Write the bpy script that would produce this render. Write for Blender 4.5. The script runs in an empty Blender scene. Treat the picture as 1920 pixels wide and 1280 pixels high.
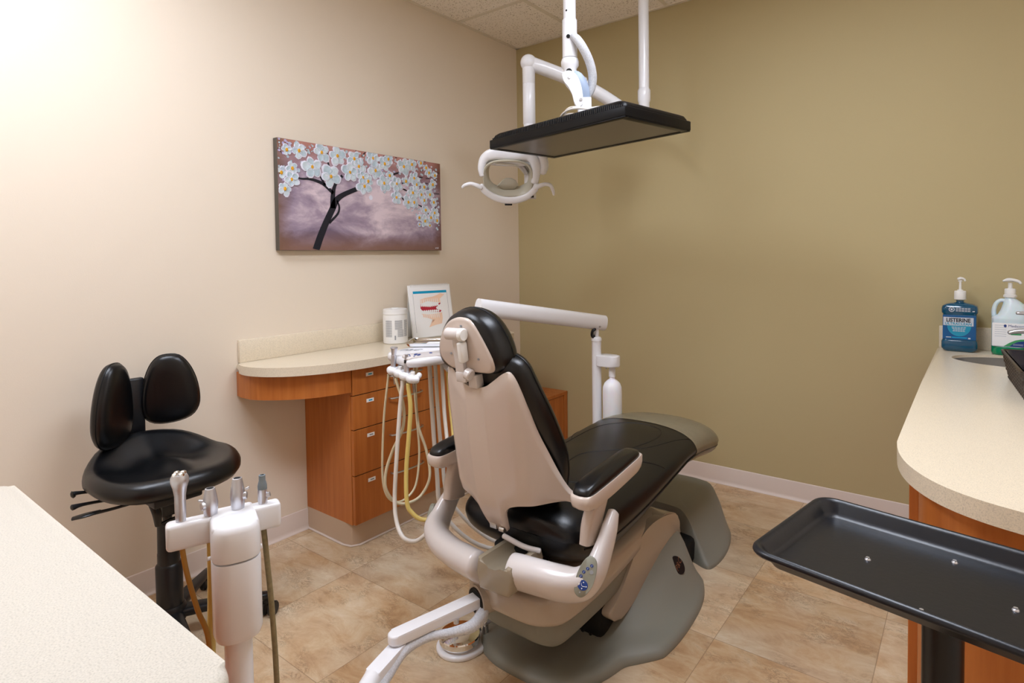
import bpy, bmesh, math, random
from mathutils import Vector, Matrix, noise
from mathutils.bvhtree import BVHTree
random.seed(7)
PI = math.pi
S = bpy.context.scene
COL = S.collection
V = Vector
def R(d): return math.radians(d)

# ------------------------------------------------------------------ materials
def nt(name):
    m = bpy.data.materials.new(name); m.use_nodes = True
    t = m.node_tree; b = t.nodes['Principled BSDF']
    return m, t, b
def lin(c):
    return tuple(((v/255)/12.92 if v/255 <= .04045 else ((v/255+.055)/1.055)**2.4) for v in c)
def mat(name, rgb, rough=.5, metal=0, coat=0, spec=.5, bump=0, bscale=400, var=0, vscale=8, emit=None, es=0, trans=0, ior=1.45, sub=0, alpha=1):
    m, t, b = nt(name); c = lin(rgb) + (1,)
    b.inputs['Base Color'].default_value = c
    b.inputs['Roughness'].default_value = rough
    b.inputs['Metallic'].default_value = metal
    b.inputs['Coat Weight'].default_value = coat
    b.inputs['Coat Roughness'].default_value = .08
    b.inputs['Specular IOR Level'].default_value = spec
    b.inputs['Transmission Weight'].default_value = trans
    b.inputs['IOR'].default_value = ior
    b.inputs['Alpha'].default_value = alpha
    if sub: b.inputs['Subsurface Weight'].default_value = sub; b.inputs['Subsurface Scale'].default_value = .02
    if emit: b.inputs['Emission Color'].default_value = lin(emit)+(1,); b.inputs['Emission Strength'].default_value = es
    if bump or var:
        co = t.nodes.new('ShaderNodeTexCoord')
    if bump:
        n = t.nodes.new('ShaderNodeTexNoise'); n.inputs['Scale'].default_value = bscale; n.inputs['Detail'].default_value = 3
        bp = t.nodes.new('ShaderNodeBump'); bp.inputs['Strength'].default_value = bump; bp.inputs['Distance'].default_value = .002
        t.links.new(co.outputs['Object'], n.inputs['Vector']); t.links.new(n.outputs['Fac'], bp.inputs['Height']); t.links.new(bp.outputs['Normal'], b.inputs['Normal'])
    if var:
        n = t.nodes.new('ShaderNodeTexNoise'); n.inputs['Scale'].default_value = vscale; n.inputs['Detail'].default_value = 4
        r = t.nodes.new('ShaderNodeValToRGB')
        lo = tuple(v*(1-var) for v in c[:3])+(1,); hi = tuple(min(1, v*(1+var)) for v in c[:3])+(1,)
        r.color_ramp.elements[0].color = lo; r.color_ramp.elements[0].position = .3
        r.color_ramp.elements[1].color = hi; r.color_ramp.elements[1].position = .7
        t.links.new(co.outputs['Object'], n.inputs['Vector']); t.links.new(n.outputs['Fac'], r.inputs['Fac']); t.links.new(r.outputs['Color'], b.inputs['Base Color'])
    return m

def mat_floor():
    m, t, b = nt('vinyl_tile'); N = t.nodes.new; L = t.links.new
    co = N('ShaderNodeTexCoord'); s = .4546
    mp = N('ShaderNodeMapping'); mp.inputs['Location'].default_value = (-.511/s, .889/s, 0); mp.inputs['Scale'].default_value = (1/s, 1/s, 1)
    L(co.outputs['Object'], mp.inputs['Vector'])
    fl = N('ShaderNodeVectorMath'); fl.operation = 'FLOOR'; L(mp.outputs[0], fl.inputs[0])
    fr = N('ShaderNodeVectorMath'); fr.operation = 'FRACTION'; L(mp.outputs[0], fr.inputs[0])
    wn = N('ShaderNodeTexWhiteNoise'); wn.noise_dimensions = '2D'; L(fl.outputs[0], wn.inputs['Vector'])
    off = N('ShaderNodeVectorMath'); off.operation = 'MULTIPLY_ADD'; L(wn.outputs['Color'], off.inputs[0]); off.inputs[1].default_value = (20, 20, 20); L(mp.outputs[0], off.inputs[2])
    def noi(sc, det, ro, vec=off, sx=1):
        n = N('ShaderNodeTexNoise'); n.inputs['Scale'].default_value = sc; n.inputs['Detail'].default_value = det; n.inputs['Roughness'].default_value = ro
        n.inputs['Distortion'].default_value = .6
        L(vec.outputs[0], n.inputs['Vector']); return n
    st = N('ShaderNodeMapping'); st.inputs['Scale'].default_value = (1, 1.9, 1); L(off.outputs[0], st.inputs['Vector'])
    n1 = noi(2.6, 9, .72, st)
    r1 = N('ShaderNodeValToRGB'); e = r1.color_ramp.elements
    e[0].position = .28; e[0].color = lin((158,118,78))+(1,)
    e[1].position = .72; e[1].color = lin((226,212,188))+(1,)
    x = e.new(.45); x.color = lin((196,162,124))+(1,)
    x = e.new(.57); x.color = lin((212,188,153))+(1,)
    L(n1.outputs['Fac'], r1.inputs['Fac'])
    # broad pale / warm clouds
    n2 = noi(1.1, 3, .5); r2 = N('ShaderNodeValToRGB'); r2.color_ramp.elements[0].position = .38; r2.color_ramp.elements[1].position = .66
    r2.color_ramp.elements[0].color = lin((200,162,118))+(1,); r2.color_ramp.elements[1].color = lin((226,214,192))+(1,)
    L(n2.outputs['Fac'], r2.inputs['Fac'])
    mx = N('ShaderNodeMix'); mx.data_type = 'RGBA'; mx.inputs[0].default_value = .35; L(r1.outputs[0], mx.inputs[6]); L(r2.outputs[0], mx.inputs[7])
    # fine dark squiggles
    n3 = noi(9, 8, .8, st); r3 = N('ShaderNodeValToRGB'); e = r3.color_ramp.elements
    e[0].position = .47; e[0].color = (0,0,0,1); e[1].position = .53; e[1].color = (0,0,0,1); q = e.new(.5); q.color = (1,1,1,1)
    L(n3.outputs['Fac'], r3.inputs['Fac'])
    n4 = noi(3.1, 3, .5); r4 = N('ShaderNodeValToRGB'); r4.color_ramp.elements[0].position = .48; r4.color_ramp.elements[1].position = .62; L(n4.outputs['Fac'], r4.inputs['Fac'])
    mm = N('ShaderNodeMath'); mm.operation = 'MULTIPLY'; L(r3.outputs[0], mm.inputs[0]); L(r4.outputs[0], mm.inputs[1])
    mm2 = N('ShaderNodeMath'); mm2.operation = 'MULTIPLY'; L(mm.outputs[0], mm2.inputs[0]); mm2.inputs[1].default_value = .75
    mx2 = N('ShaderNodeMix'); mx2.data_type = 'RGBA'; L(mm2.outputs[0], mx2.inputs[0]); L(mx.outputs[2], mx2.inputs[6]); mx2.inputs[7].default_value = lin((112,84,58))+(1,)
    # per tile brightness
    hs = N('ShaderNodeHueSaturation'); mr = N('ShaderNodeMapRange'); L(wn.outputs['Value'], mr.inputs[0]); mr.inputs[3].default_value = .84; mr.inputs[4].default_value = 1.03
    L(mr.outputs[0], hs.inputs['Value']); L(mx2.outputs[2], hs.inputs['Color'])
    # joints
    sp = N('ShaderNodeSeparateXYZ'); L(fr.outputs[0], sp.inputs[0])
    def edge(o):
        a = N('ShaderNodeMath'); a.operation = 'SUBTRACT'; a.inputs[1].default_value = .5; L(o, a.inputs[0])
        c = N('ShaderNodeMath'); c.operation = 'ABSOLUTE'; L(a.outputs[0], c.inputs[0])
        g = N('ShaderNodeMath'); g.operation = 'GREATER_THAN'; g.inputs[1].default_value = .4972; L(c.outputs[0], g.inputs[0]); return g
    ex, ey = edge(sp.outputs[0]), edge(sp.outputs[1])
    mxx = N('ShaderNodeMath'); mxx.operation = 'MAXIMUM'; L(ex.outputs[0], mxx.inputs[0]); L(ey.outputs[0], mxx.inputs[1])
    jf = N('ShaderNodeMath'); jf.operation = 'MULTIPLY'; jf.inputs[1].default_value = .55; L(mxx.outputs[0], jf.inputs[0])
    mx3 = N('ShaderNodeMix'); mx3.data_type = 'RGBA'; L(jf.outputs[0], mx3.inputs[0]); L(hs.outputs[0], mx3.inputs[6]); mx3.inputs[7].default_value = lin((120,92,64))+(1,)
    L(mx3.outputs[2], b.inputs['Base Color']); b.inputs['Roughness'].default_value = .42; b.inputs['Specular IOR Level'].default_value = .35
    bp = N('ShaderNodeBump'); bp.inputs['Strength'].default_value = .15; bp.inputs['Distance'].default_value = .001; L(n3.outputs['Fac'], bp.inputs['Height']); L(bp.outputs[0], b.inputs['Normal'])
    return m

def mat_wood(name, base, dark, axis='Z'):
    m, t, b = nt(name); N = t.nodes.new; L = t.links.new
    co = N('ShaderNodeTexCoord'); mp = N('ShaderNodeMapping')
    sc = {'Z': (14, 14, .9), 'Y': (14, .9, 14)}[axis]; mp.inputs['Scale'].default_value = sc; L(co.outputs['Object'], mp.inputs['Vector'])
    n = N('ShaderNodeTexNoise'); n.inputs['Scale'].default_value = 2.2; n.inputs['Detail'].default_value = 6; n.inputs['Roughness'].default_value = .6; n.inputs['Distortion'].default_value = .4
    L(mp.outputs[0], n.inputs['Vector'])
    r = N('ShaderNodeValToRGB'); e = r.color_ramp.elements; e[0].position = .25; e[0].color = lin(dark)+(1,); e[1].position = .75; e[1].color = lin(base)+(1,)
    L(n.outputs['Fac'], r.inputs['Fac']); L(r.outputs[0], b.inputs['Base Color'])
    b.inputs['Roughness'].default_value = .38; b.inputs['Specular IOR Level'].default_value = .4
    return m

def mat_stone(name, base):
    m, t, b = nt(name); N = t.nodes.new; L = t.links.new
    co = N('ShaderNodeTexCoord')
    n = N('ShaderNodeTexNoise'); n.inputs['Scale'].default_value = 420; n.inputs['Detail'].default_value = 2; L(co.outputs['Object'], n.inputs['Vector'])
    r = N('ShaderNodeValToRGB'); e = r.color_ramp.elements
    e[0].position = .30; e[0].color = lin(tuple(int(v*.92) for v in base))+(1,); e[1].position = .46; e[1].color = lin(base)+(1,)
    q = e.new(.72); q.color = lin(tuple(min(255, int(v*1.05)) for v in base))+(1,)
    L(n.outputs['Fac'], r.inputs['Fac'])
    n2 = N('ShaderNodeTexNoise'); n2.inputs['Scale'].default_value = 60; L(co.outputs['Object'], n2.inputs['Vector'])
    mx = N('ShaderNodeMix'); mx.data_type = 'RGBA'; mx.blend_type = 'MULTIPLY'; mx.inputs[0].default_value = .06
    L(r.outputs[0], mx.inputs[6]); L(n2.outputs['Fac'], mx.inputs[7]); L(mx.outputs[2], b.inputs['Base Color'])
    b.inputs['Roughness'].default_value = .28; b.inputs['Specular IOR Level'].default_value = .4
    return m

def mat_paint(name, rgb):
    return mat(name, rgb, rough=.62, spec=.25, bump=.12, bscale=260)

def mat_ceiling():
    m, t, b = nt('acoustic_tile'); N = t.nodes.new; L = t.links.new
    co = N('ShaderNodeTexCoord')
    n = N('ShaderNodeTexNoise'); n.inputs['Scale'].default_value = 130; n.inputs['Detail'].default_value = 3; L(co.outputs['Object'], n.inputs['Vector'])
    r = N('ShaderNodeValToRGB'); e = r.color_ramp.elements; e[0].position = .33; e[0].color = lin((178,165,148))+(1,); e[1].position = .42; e[1].color = lin((246,238,228))+(1,)
    L(n.outputs['Fac'], r.inputs['Fac']); L(r.outputs[0], b.inputs['Base Color']); b.inputs['Roughness'].default_value = .9; b.inputs['Specular IOR Level'].default_value = .1
    return m

M = {}
M['floor'] = mat_floor()
M['wall_beige'] = mat_paint('beige_wall_paint', (232,219,201))
M['wall_olive'] = mat_paint('olive_wall_paint', (186,171,130))
M['ceil'] = mat_ceiling()
M['tbar'] = mat('tbar_metal', (222,212,196), .5)
M['base'] = mat('vinyl_baseboard', (216,201,190), .4)
M['toe'] = mat('toe_kick_vinyl', (196,172,148), .32, spec=.5)
M['wood'] = mat_wood('cherry_laminate', (200,122,58), (168,92,36))
M['woodin'] = mat('drawer_gap', (50,24,12), .8)
M['stone'] = mat_stone('speckled_countertop', (226,213,190))
M['stone2'] = mat_stone('speckled_countertop_pale', (206,200,188))
M['steel'] = mat('brushed_steel', (200,200,200), .28, 1)
M['chrome'] = mat('chrome', (235,235,235), .06, 1)
M['silver'] = mat('satin_silver', (206,206,212), .32, .85)
M['white'] = mat('white_enamel', (232,232,235), .3, coat=.3)
M['whitem'] = mat('white_plastic', (232,231,228), .4)
M['shell'] = mat('beige_shell_plastic', (202,187,176), .22, coat=.4)
M['shellw'] = mat('pale_grey_plastic', (212,205,202), .25, coat=.35)
M['taupe'] = mat('taupe_plastic', (150,138,118), .25, coat=.3)
M['basegrey'] = mat('grey_base_plastic', (130,130,120), .38, bump=.25, bscale=900)
M['basetop'] = mat('warm_grey_gloss', (176,163,148), .2, coat=.4)
M['leather'] = mat('black_vinyl_upholstery', (9,10,13), .3, spec=.55, bump=.12, bscale=500)
M['seam'] = mat('black_seam', (8,8,9), .45)
M['black'] = mat('black_plastic', (20,21,24), .38)
M['blackm'] = mat('black_metal', (24,25,28), .3)
M['trayblack'] = mat('black_tray_plastic', (17,20,27), .32, bump=.1, bscale=120)
M['dark'] = mat('dark_gap', (10,10,10), .8)
M['tv'] = mat('tv_black_gloss', (5,5,7), .38, spec=.25)
M['screen'] = mat('tv_screen', (92,86,78), .28, spec=.6)
M['bluegrey'] = mat('blue_grey_cover', (150,165,188), .35)
M['braid'] = mat('braided_sleeve', (205,207,212), .7, bump=.8, bscale=300, var=.12, vscale=200)
M['yellow'] = mat('yellowed_tubing', (214,190,110), .4)
M['cream'] = mat('cream_tubing', (206,192,160), .4)
M['tubew'] = mat('white_tubing', (222,216,208), .4)
M['olivet'] = mat('olive_tubing', (132,118,84), .5, var=.15, vscale=120)
M['amber'] = mat('amber_tubing', (176,132,62), .4)
M['paper'] = mat('paper', (246,246,246), .6)
M['blue'] = mat('print_blue', (30,62,130), .4)
M['cyan'] = mat('print_cyan', (0,160,205), .5)
M['green'] = mat('print_green', (70,160,100), .5)
M['panel'] = mat('panel_grey', (140,140,126), .4)
M['txtg'] = mat('print_grey', (150,152,156), .6)
M['txtb'] = mat('print_black', (14,14,18), .5)
M['gum'] = mat('gum_red', (186,40,60), .5)
M['peach'] = mat('gum_peach', (250,216,190), .6)
M['peach2'] = mat('jaw_peach', (250,222,205), .6)
M['mouth'] = mat('mouth_blue', (12,92,128), .08, trans=.35, coat=.5)
M['mouthlab'] = mat('mouthwash_label_blue', (14,86,140), .3)
M['mouthlab2'] = mat('mouthwash_label_cyan', (28,146,180), .3)
M['labgrey'] = mat('label_silver', (200,206,214), .35)
M['clear'] = mat('clear_plastic', (225,240,245), .1, trans=.9)
M['jug'] = mat('cloudy_jug_plastic', (214,230,236), .3, sub=.3)
M['jugg'] = mat('green_soap', (20,140,95), .15, coat=.5)
M['wicker'] = mat('dark_wicker', (46,32,26), .38, spec=.6)
M['liner'] = mat('black_liner', (30,30,40), .15, coat=.5)
M['bottle'] = mat('translucent_bottle', (240,240,246), .35, sub=.2)
M['cover'] = None
M['knob'] = mat('rubber_grey', (120,130,136), .5)
M['shutter'] = mat('lamp_reflector', (228,226,220), .2, coat=.3)
M['amberglass'] = mat('amber_reflector', (170,95,70), .1, coat=.5)
M['lampgrey'] = mat('lamp_inner_grey', (182,176,158), .35)
M['canvas_edge'] = mat('canvas_edge', (88,82,74), .7)
M['navy'] = mat('dark_tree_paint', (22,24,36), .5)
M['petal'] = mat('petal_paint', (186,204,214), .45, var=.10, vscale=60)
M['petal2'] = mat('petal_paint_pale', (204,217,224), .45, var=.08, vscale=60)
M['petalw'] = mat('petal_edge_paint', (226,226,240), .45)
M['petall'] = mat('lilac_petal_paint', (190,180,214), .5)
M['ochre'] = mat('flower_centre_paint', (228,166,28), .5, bump=1, bscale=300)
M['sinkbrown'] = mat('cut_rim', (196,172,138), .5)
M['troffer'] = mat('troffer_diffuser', (255,250,240), .5, emit=(232,240,255), es=15.5)

def mat_cover():
    m, t, b = nt('clear_toe_sheet'); N = t.nodes.new; L = t.links.new
    tr = N('ShaderNodeBsdfTransparent'); tr.inputs[0].default_value = (.9,.88,.82,1)
    b.inputs['Base Color'].default_value = lin((168,156,128))+(1,); b.inputs['Roughness'].default_value = .22
    co = N('ShaderNodeTexCoord'); mp = N('ShaderNodeMapping'); mp.inputs['Scale'].default_value = (3, 60, 3); L(co.outputs['Object'], mp.inputs[0])
    n = N('ShaderNodeTexNoise'); n.inputs['Scale'].default_value = 3; L(mp.outputs[0], n.inputs['Vector'])
    bp = N('ShaderNodeBump'); bp.inputs['Strength'].default_value = .5; bp.inputs['Distance'].default_value = .003; L(n.outputs['Fac'], bp.inputs['Height']); L(bp.outputs[0], b.inputs['Normal'])
    mx = N('ShaderNodeMixShader'); mx.inputs[0].default_value = .55
    L(tr.outputs[0], mx.inputs[1]); L(b.outputs[0], mx.inputs[2]); L(mx.outputs[0], t.nodes['Material Output'].inputs['Surface'])
    return m
M['cover'] = mat_cover()

def mat_painting():
    m, t, b = nt('painted_canvas'); N = t.nodes.new; L = t.links.new
    co = N('ShaderNodeTexCoord'); sp = N('ShaderNodeSeparateXYZ'); L(co.outputs['Generated'], sp.inputs[0])
    n = N('ShaderNodeTexNoise'); n.inputs['Scale'].default_value = 4.2; n.inputs['Detail'].default_value = 8; n.inputs['Roughness'].default_value = .62; n.inputs['Distortion'].default_value = .3
    L(co.outputs['Generated'], n.inputs['Vector'])
    r = N('ShaderNodeValToRGB'); e = r.color_ramp.elements; e[0].position = .3; e[0].color = lin((112,96,118))+(1,); e[1].position = .66; e[1].color = lin((222,204,212))+(1,)
    q = e.new(.5); q.color = lin((166,148,166))+(1,)
    # lift towards the moon
    d = N('ShaderNodeVectorMath'); d.operation = 'DISTANCE'; L(co.outputs['Generated'], d.inputs[0]); d.inputs[1].default_value = (1, .55, .5)
    mr = N('ShaderNodeMapRange'); L(d.outputs['Value'], mr.inputs[0]); mr.inputs[1].default_value = 0; mr.inputs[2].default_value = .62; mr.inputs[3].default_value = .22; mr.inputs[4].default_value = -.12
    ad = N('ShaderNodeMath'); ad.operation = 'ADD'; L(n.outputs['Fac'], ad.inputs[0]); L(mr.outputs[0], ad.inputs[1]); L(ad.outputs[0], r.inputs['Fac'])
    def edge(o, a, c, brown, prev, amt):
        x = N('ShaderNodeMath'); x.operation = 'MULTIPLY_ADD'; L(n.outputs['Fac'], x.inputs[0]); x.inputs[1].default_value = .12; L(o, x.inputs[2])
        k = N('ShaderNodeMapRange'); L(x.outputs[0], k.inputs[0]); k.inputs[1].default_value = a; k.inputs[2].default_value = c; k.inputs[3].default_value = amt; k.inputs[4].default_value = 0
        mx = N('ShaderNodeMix'); mx.data_type = 'RGBA'; L(k.outputs[0], mx.inputs[0]); L(prev, mx.inputs[6]); mx.inputs[7].default_value = lin(brown)+(1,)
        return mx.outputs[2]
    inv = N('ShaderNodeMath'); inv.operation = 'SUBTRACT'; inv.inputs[0].default_value = 1; L(sp.outputs['Z'], inv.inputs[1])
    invy = N('ShaderNodeMath'); invy.operation = 'SUBTRACT'; invy.inputs[0].default_value = 1; L(sp.outputs['Y'], invy.inputs[1])
    c = edge(inv.outputs[0], .05, .34, (196,132,110), r.outputs[0], .8)
    c = edge(sp.outputs['Z'], .08, .24, (134,98,82), c, .9)
    c = edge(sp.outputs['Y'], .05, .13, (118,84,62), c, .9)
    c = edge(invy.outputs[0], .05, .13, (110,66,46), c, .9)
    L(c, b.inputs['Base Color']); b.inputs['Roughness'].default_value = .5
    return m
M['painting'] = mat_painting()

# ------------------------------------------------------------------ helpers
MW = {}
def link(name, me, m, parent=None, kind=None):
    o = bpy.data.objects.new(name, me); COL.objects.link(o)
    if m: 
        if me.materials: me.materials[0] = m
        else: me.materials.append(m)
    if parent is not None:
        o.parent = parent; o.matrix_parent_inverse = MW.get(parent, Matrix()).inverted()
    if kind: o['kind'] = kind
    MW[o] = Matrix()
    return o
def obj(name, bm, m, parent=None, ang=38, kind=None, label=None, smooth=True):
    bmesh.ops.recalc_face_normals(bm, faces=bm.faces)
    me = bpy.data.meshes.new(name); bm.to_mesh(me); bm.free()
    if smooth:
        for p in me.polygons: p.use_smooth = True
        if ang < 180: me.set_sharp_from_angle(angle=R(ang))
    o = link(name, me, m, parent, kind)
    if label: o['label'] = label
    return o
def thing(name, label, cat, loc=(0,0,0), rz=0, group=None):
    o = bpy.data.objects.new(name, None); COL.objects.link(o); o.empty_display_size = .1
    o.location = loc; o.rotation_euler = (0, 0, rz)
    MW[o] = Matrix.Translation(V(loc)) @ Matrix.Rotation(rz, 4, 'Z')
    o['label'] = label; o['category'] = cat
    if group: o['group'] = group
    return o
def tag(o, label, cat, group=None):
    o['label'] = label; o['category'] = cat
    if group: o['group'] = group
    return o
def setorigin(o, loc):
    loc = V(loc); o.data.transform(Matrix.Translation(-loc)); o.location = loc; MW[o] = Matrix.Translation(loc); return o
def BM(): return bmesh.new()
def merge(bm, b2, T=None):
    if T is not None: b2.transform(T)
    me = bpy.data.meshes.new('tmp'); b2.to_mesh(me); b2.free(); bm.from_mesh(me); bpy.data.meshes.remove(me); return bm
def box(bm, x0, x1, y0, y1, z0, z1, bev=0, seg=2, T=None):
    b = bmesh.new(); bmesh.ops.create_cube(b, size=1)
    b.transform(Matrix.Translation(((x0+x1)/2, (y0+y1)/2, (z0+z1)/2)) @ Matrix.Diagonal((abs(x1-x0), abs(y1-y0), abs(z1-z0), 1)))
    if bev: bmesh.ops.bevel(b, geom=b.edges[:], offset=bev, segments=seg, affect='EDGES', profile=.5)
    return merge(bm, b, T)
def prism(bm, pts, z0, z1, bev=0, seg=3, T=None, bottom=True):
    b = bmesh.new(); lo = [b.verts.new((p[0], p[1], z0)) for p in pts]; hi = [b.verts.new((p[0], p[1], z1)) for p in pts]
    n = len(pts); b.faces.new(lo[::-1]); top = b.faces.new(hi)
    for i in range(n): b.faces.new((lo[i], lo[(i+1)%n], hi[(i+1)%n], hi[i]))
    if bev:
        b.edges.ensure_lookup_table()
        es = [e for e in b.edges if abs(e.verts[0].co.z-e.verts[1].co.z) < 1e-7 and (bottom or e.verts[0].co.z > (z0+z1)/2)]
        bmesh.ops.bevel(b, geom=es, offset=bev, segments=seg, affect='EDGES', profile=.5)
    return merge(bm, b, T)
def lathe(bm, prof, n=32, T=None):
    b = bmesh.new(); rings = []
    for r, z in prof:
        if r < 1e-6: rings.append([b.verts.new((0, 0, z))])
        else: rings.append([b.verts.new((r*math.cos(2*PI*i/n), r*math.sin(2*PI*i/n), z)) for i in range(n)])
    for a, c in zip(rings, rings[1:]):
        if len(a) == 1 and len(c) == 1: continue
        for i in range(n):
            j = (i+1) % n
            if len(a) == 1: b.faces.new((a[0], c[i], c[j]))
            elif len(c) == 1: b.faces.new((a[i], a[j], c[0]))
            else: b.faces.new((a[i], a[j], c[j], c[i]))
    return merge(bm, b, T)
def cr(P, sub=8, closed=False):
    """Catmull-Rom through points of any dimension."""
    P = [tuple(p) for p in P]; n = len(P); out = []
    rng = range(n if closed else n-1)
    for i in rng:
        p0 = P[(i-1) % n] if closed or i > 0 else tuple(2*a-b for a, b in zip(P[0], P[1]))
        p1 = P[i]; p2 = P[(i+1) % n]
        p3 = P[(i+2) % n] if closed or i+2 < n else tuple(2*a-b for a, b in zip(P[-1], P[-2]))
        for k in range(sub):
            t = k/sub
            out.append(tuple(.5*((2*b)+(-a+c)*t+(2*a-5*b+4*c-d)*t*t+(-a+3*b-3*c+d)*t**3) for a, b, c, d in zip(p0, p1, p2, p3)))
    if not closed: out.append(P[-1])
    return out
def rings_mesh(bm, rings, closed=True, cap=True, T=None):
    b = bmesh.new(); vs = [[b.verts.new(p) for p in r] for r in rings]
    for a, c in zip(vs, vs[1:]):
        n = len(a)
        for i in range(n if closed else n-1):
            j = (i+1) % n; b.faces.new((a[i], a[j], c[j], c[i]))
    if cap and closed: b.faces.new(vs[0][::-1]); b.faces.new(vs[-1])
    return merge(bm, b, T)
def sweep(bm, pts, ra, rb=None, n=12, up=(0,0,1), smooth=6, ex=2.0, round_end=True, T=None):
    """tube along pts; ra (side) and rb (other axis) may be lists; superellipse exponent ex."""
    if not isinstance(ra, (list, tuple)): ra = [ra]*len(pts)
    if rb is None: rb = ra
    if not isinstance(rb, (list, tuple)): rb = [rb]*len(pts)
    P = [tuple(p)+(a, b_) for p, a, b_ in zip(pts, ra, rb)]
    if smooth > 1 and len(P) > 2: P = cr(P, smooth)
    C = [V(p[:3]) for p in P]; up = V(up); rings = []; prev = None
    for i, c in enumerate(C):
        t = (C[min(i+1, len(C)-1)]-C[max(i-1, 0)]).normalized()
        if prev is None:
            s = t.cross(up)
            if s.length < 1e-3: s = t.cross(V((1, 0, 0)))
        else: s = prev - t*prev.dot(t)
        s.normalize(); prev = s; o = s.cross(t)
        rings.append((c, s, o, t, P[i][3], P[i][4]))
    def ring(c, s, o, a, b_):
        out = []
        for k in range(n):
            th = 2*PI*k/n; cs, sn = math.cos(th), math.sin(th)
            out.append(c + s*(a*math.copysign(abs(cs)**(2/ex), cs)) + o*(b_*math.copysign(abs(sn)**(2/ex), sn)))
        return out
    RR = []
    c, s, o, t, a, b_ = rings[0]
    if round_end:
        m_ = min(a, b_)
        for q in (.25, .7): RR.append(ring(c - t*m_*(1-q)*.55, s, o, a*math.sqrt(q), b_*math.sqrt(q)))
    for (c, s, o, t, a, b_) in rings: RR.append(ring(c, s, o, a, b_))
    c, s, o, t, a, b_ = rings[-1]
    if round_end:
        m_ = min(a, b_)
        for q in (.7, .25): RR.append(ring(c + t*m_*(1-q)*.55, s, o, a*math.sqrt(q), b_*math.sqrt(q)))
    return rings_mesh(bm, RR, T=T)
def puff(bm, outline, prof, T=None, fz=None, centre=None):
    """concentric rings of an outline: prof = [(scale, z)...] starts and ends near scale 0."""
    cx = sum(p[0] for p in outline)/len(outline) if centre is None else centre[0]
    cy = sum(p[1] for p in outline)/len(outline) if centre is None else centre[1]
    RR = []
    for s, z in prof:
        s = max(s, .002); r = []
        for p in outline:
            x = cx+(p[0]-cx)*s; y = cy+(p[1]-cy)*s
            r.append((x, y, z+(fz(x, y, z) if fz else 0)))
        RR.append(r)
    return rings_mesh(bm, RR, T=T)
def dome(h0, h1, edge=0.0, k=6):
    """profile for puff: underside z=h0 .. rounded edge .. top z=h1"""
    mid = (h0+h1)/2; a = (h1-h0)/2; out = [(0.0, h0), (.5, h0), (1-edge, h0)]
    for i in range(1, k): th = -PI/2+PI*i/k; out.append((1-edge+edge*math.cos(th), mid+a*math.sin(th)))
    out += [(1-edge, h1), (.75*(1-edge), h1), (.5*(1-edge), h1), (.25, h1), (0.0, h1)]
    return out
def frame(o, x, y, z=None):
    x = V(x).normalized(); y = V(y); y = (y-x*y.dot(x)).normalized(); z = x.cross(y)
    m = Matrix((x, y, z)).transposed().to_4x4(); m.translation = V(o); return m
def text_mesh(s, size, ext=.0004, shear=0, font_off=0, align='CENTER', space=1):
    cu = bpy.data.curves.new('t', 'FONT'); cu.body = s; cu.size = size; cu.extrude = ext; cu.align_x = align; cu.align_y = 'CENTER'; cu.shear = shear; cu.offset = font_off; cu.space_character = space; cu.resolution_u = 3
    o = bpy.data.objects.new('t', cu); COL.objects.link(o)
    dg = bpy.context.evaluated_depsgraph_get(); dg.update()
    me = bpy.data.meshes.new_from_object(o.evaluated_get(dg)); bpy.data.objects.remove(o); bpy.data.curves.remove(cu)
    return me
def text_bm(bm, s, size, T, **k):
    me = text_mesh(s, size, **k); me.transform(T); bm.from_mesh(me); bpy.data.meshes.remove(me); return bm
def roundrect(x0, x1, y0, y1, r, n=6):
    out = []
    for cx, cy, a in ((x1-r, y1-r, 0), (x0+r, y1-r, 90), (x0+r, y0+r, 180), (x1-r, y0+r, 270)):
        for i in range(n+1): th = R(a+90*i/n); out.append((cx+r*math.cos(th), cy+r*math.sin(th)))
    return out
def ell(a, b, n=28, cx=0, cy=0): return [(cx+a*math.cos(2*PI*i/n), cy+b*math.sin(2*PI*i/n)) for i in range(n)]
def cyl(bm, p, q, r, n=16, r2=None, bev=0):
    p, q = V(p), V(q); d = q-p; L = d.length; T = Matrix.Translation(p) @ d.to_track_quat('Z', 'Y').to_matrix().to_4x4(); r2 = r if r2 is None else r2
    e = min(bev, L/3)
    prof = [(0, 0), (r-e, 0), (r, e), (r2, L-e), (r2-e, L), (0, L)] if bev else [(0, 0), (r, 0), (r2, L), (0, L)]
    return lathe(bm, prof, n, T)
def interp(tab, x):
    if x <= tab[0][0]: return tab[0][1:]
    for a, b in zip(tab, tab[1:]):
        if x <= b[0]:
            t = (x-a[0])/(b[0]-a[0]); t = t*t*(3-2*t) if False else t
            return tuple(p+(q-p)*t for p, q in zip(a[1:], b[1:]))
    return tab[-1][1:]

# ------------------------------------------------------------------ room
XR, YF, H = 3.12, -4.45, 2.743
b = BM(); box(b, -.1, XR+.1, YF-.1, .1, -.06, 0); obj('floor', b, M['floor'], kind='structure', smooth=False)
b = BM(); box(b, -.1, XR+.1, YF-.1, .1, H, H+.06); obj('ceiling', b, M['ceil'], kind='structure', smooth=False)
b = BM(); box(b, -.1, 0, YF-.1, .1, 0, H); obj('wall_left', b, M['wall_beige'], kind='structure', smooth=False)
b = BM(); box(b, 0, XR, 0, .1, 0, H); obj('wall_back', b, M['wall_olive'], kind='structure', smooth=False)
b = BM(); box(b, XR, XR+.1, YF-.1, .1, 0, H); obj('wall_right', b, M['wall_beige'], kind='structure', smooth=False)
b = BM(); box(b, 0, XR, YF-.1, YF, 0, H); obj('wall_front', b, M['wall_beige'], kind='structure', smooth=False)
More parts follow.
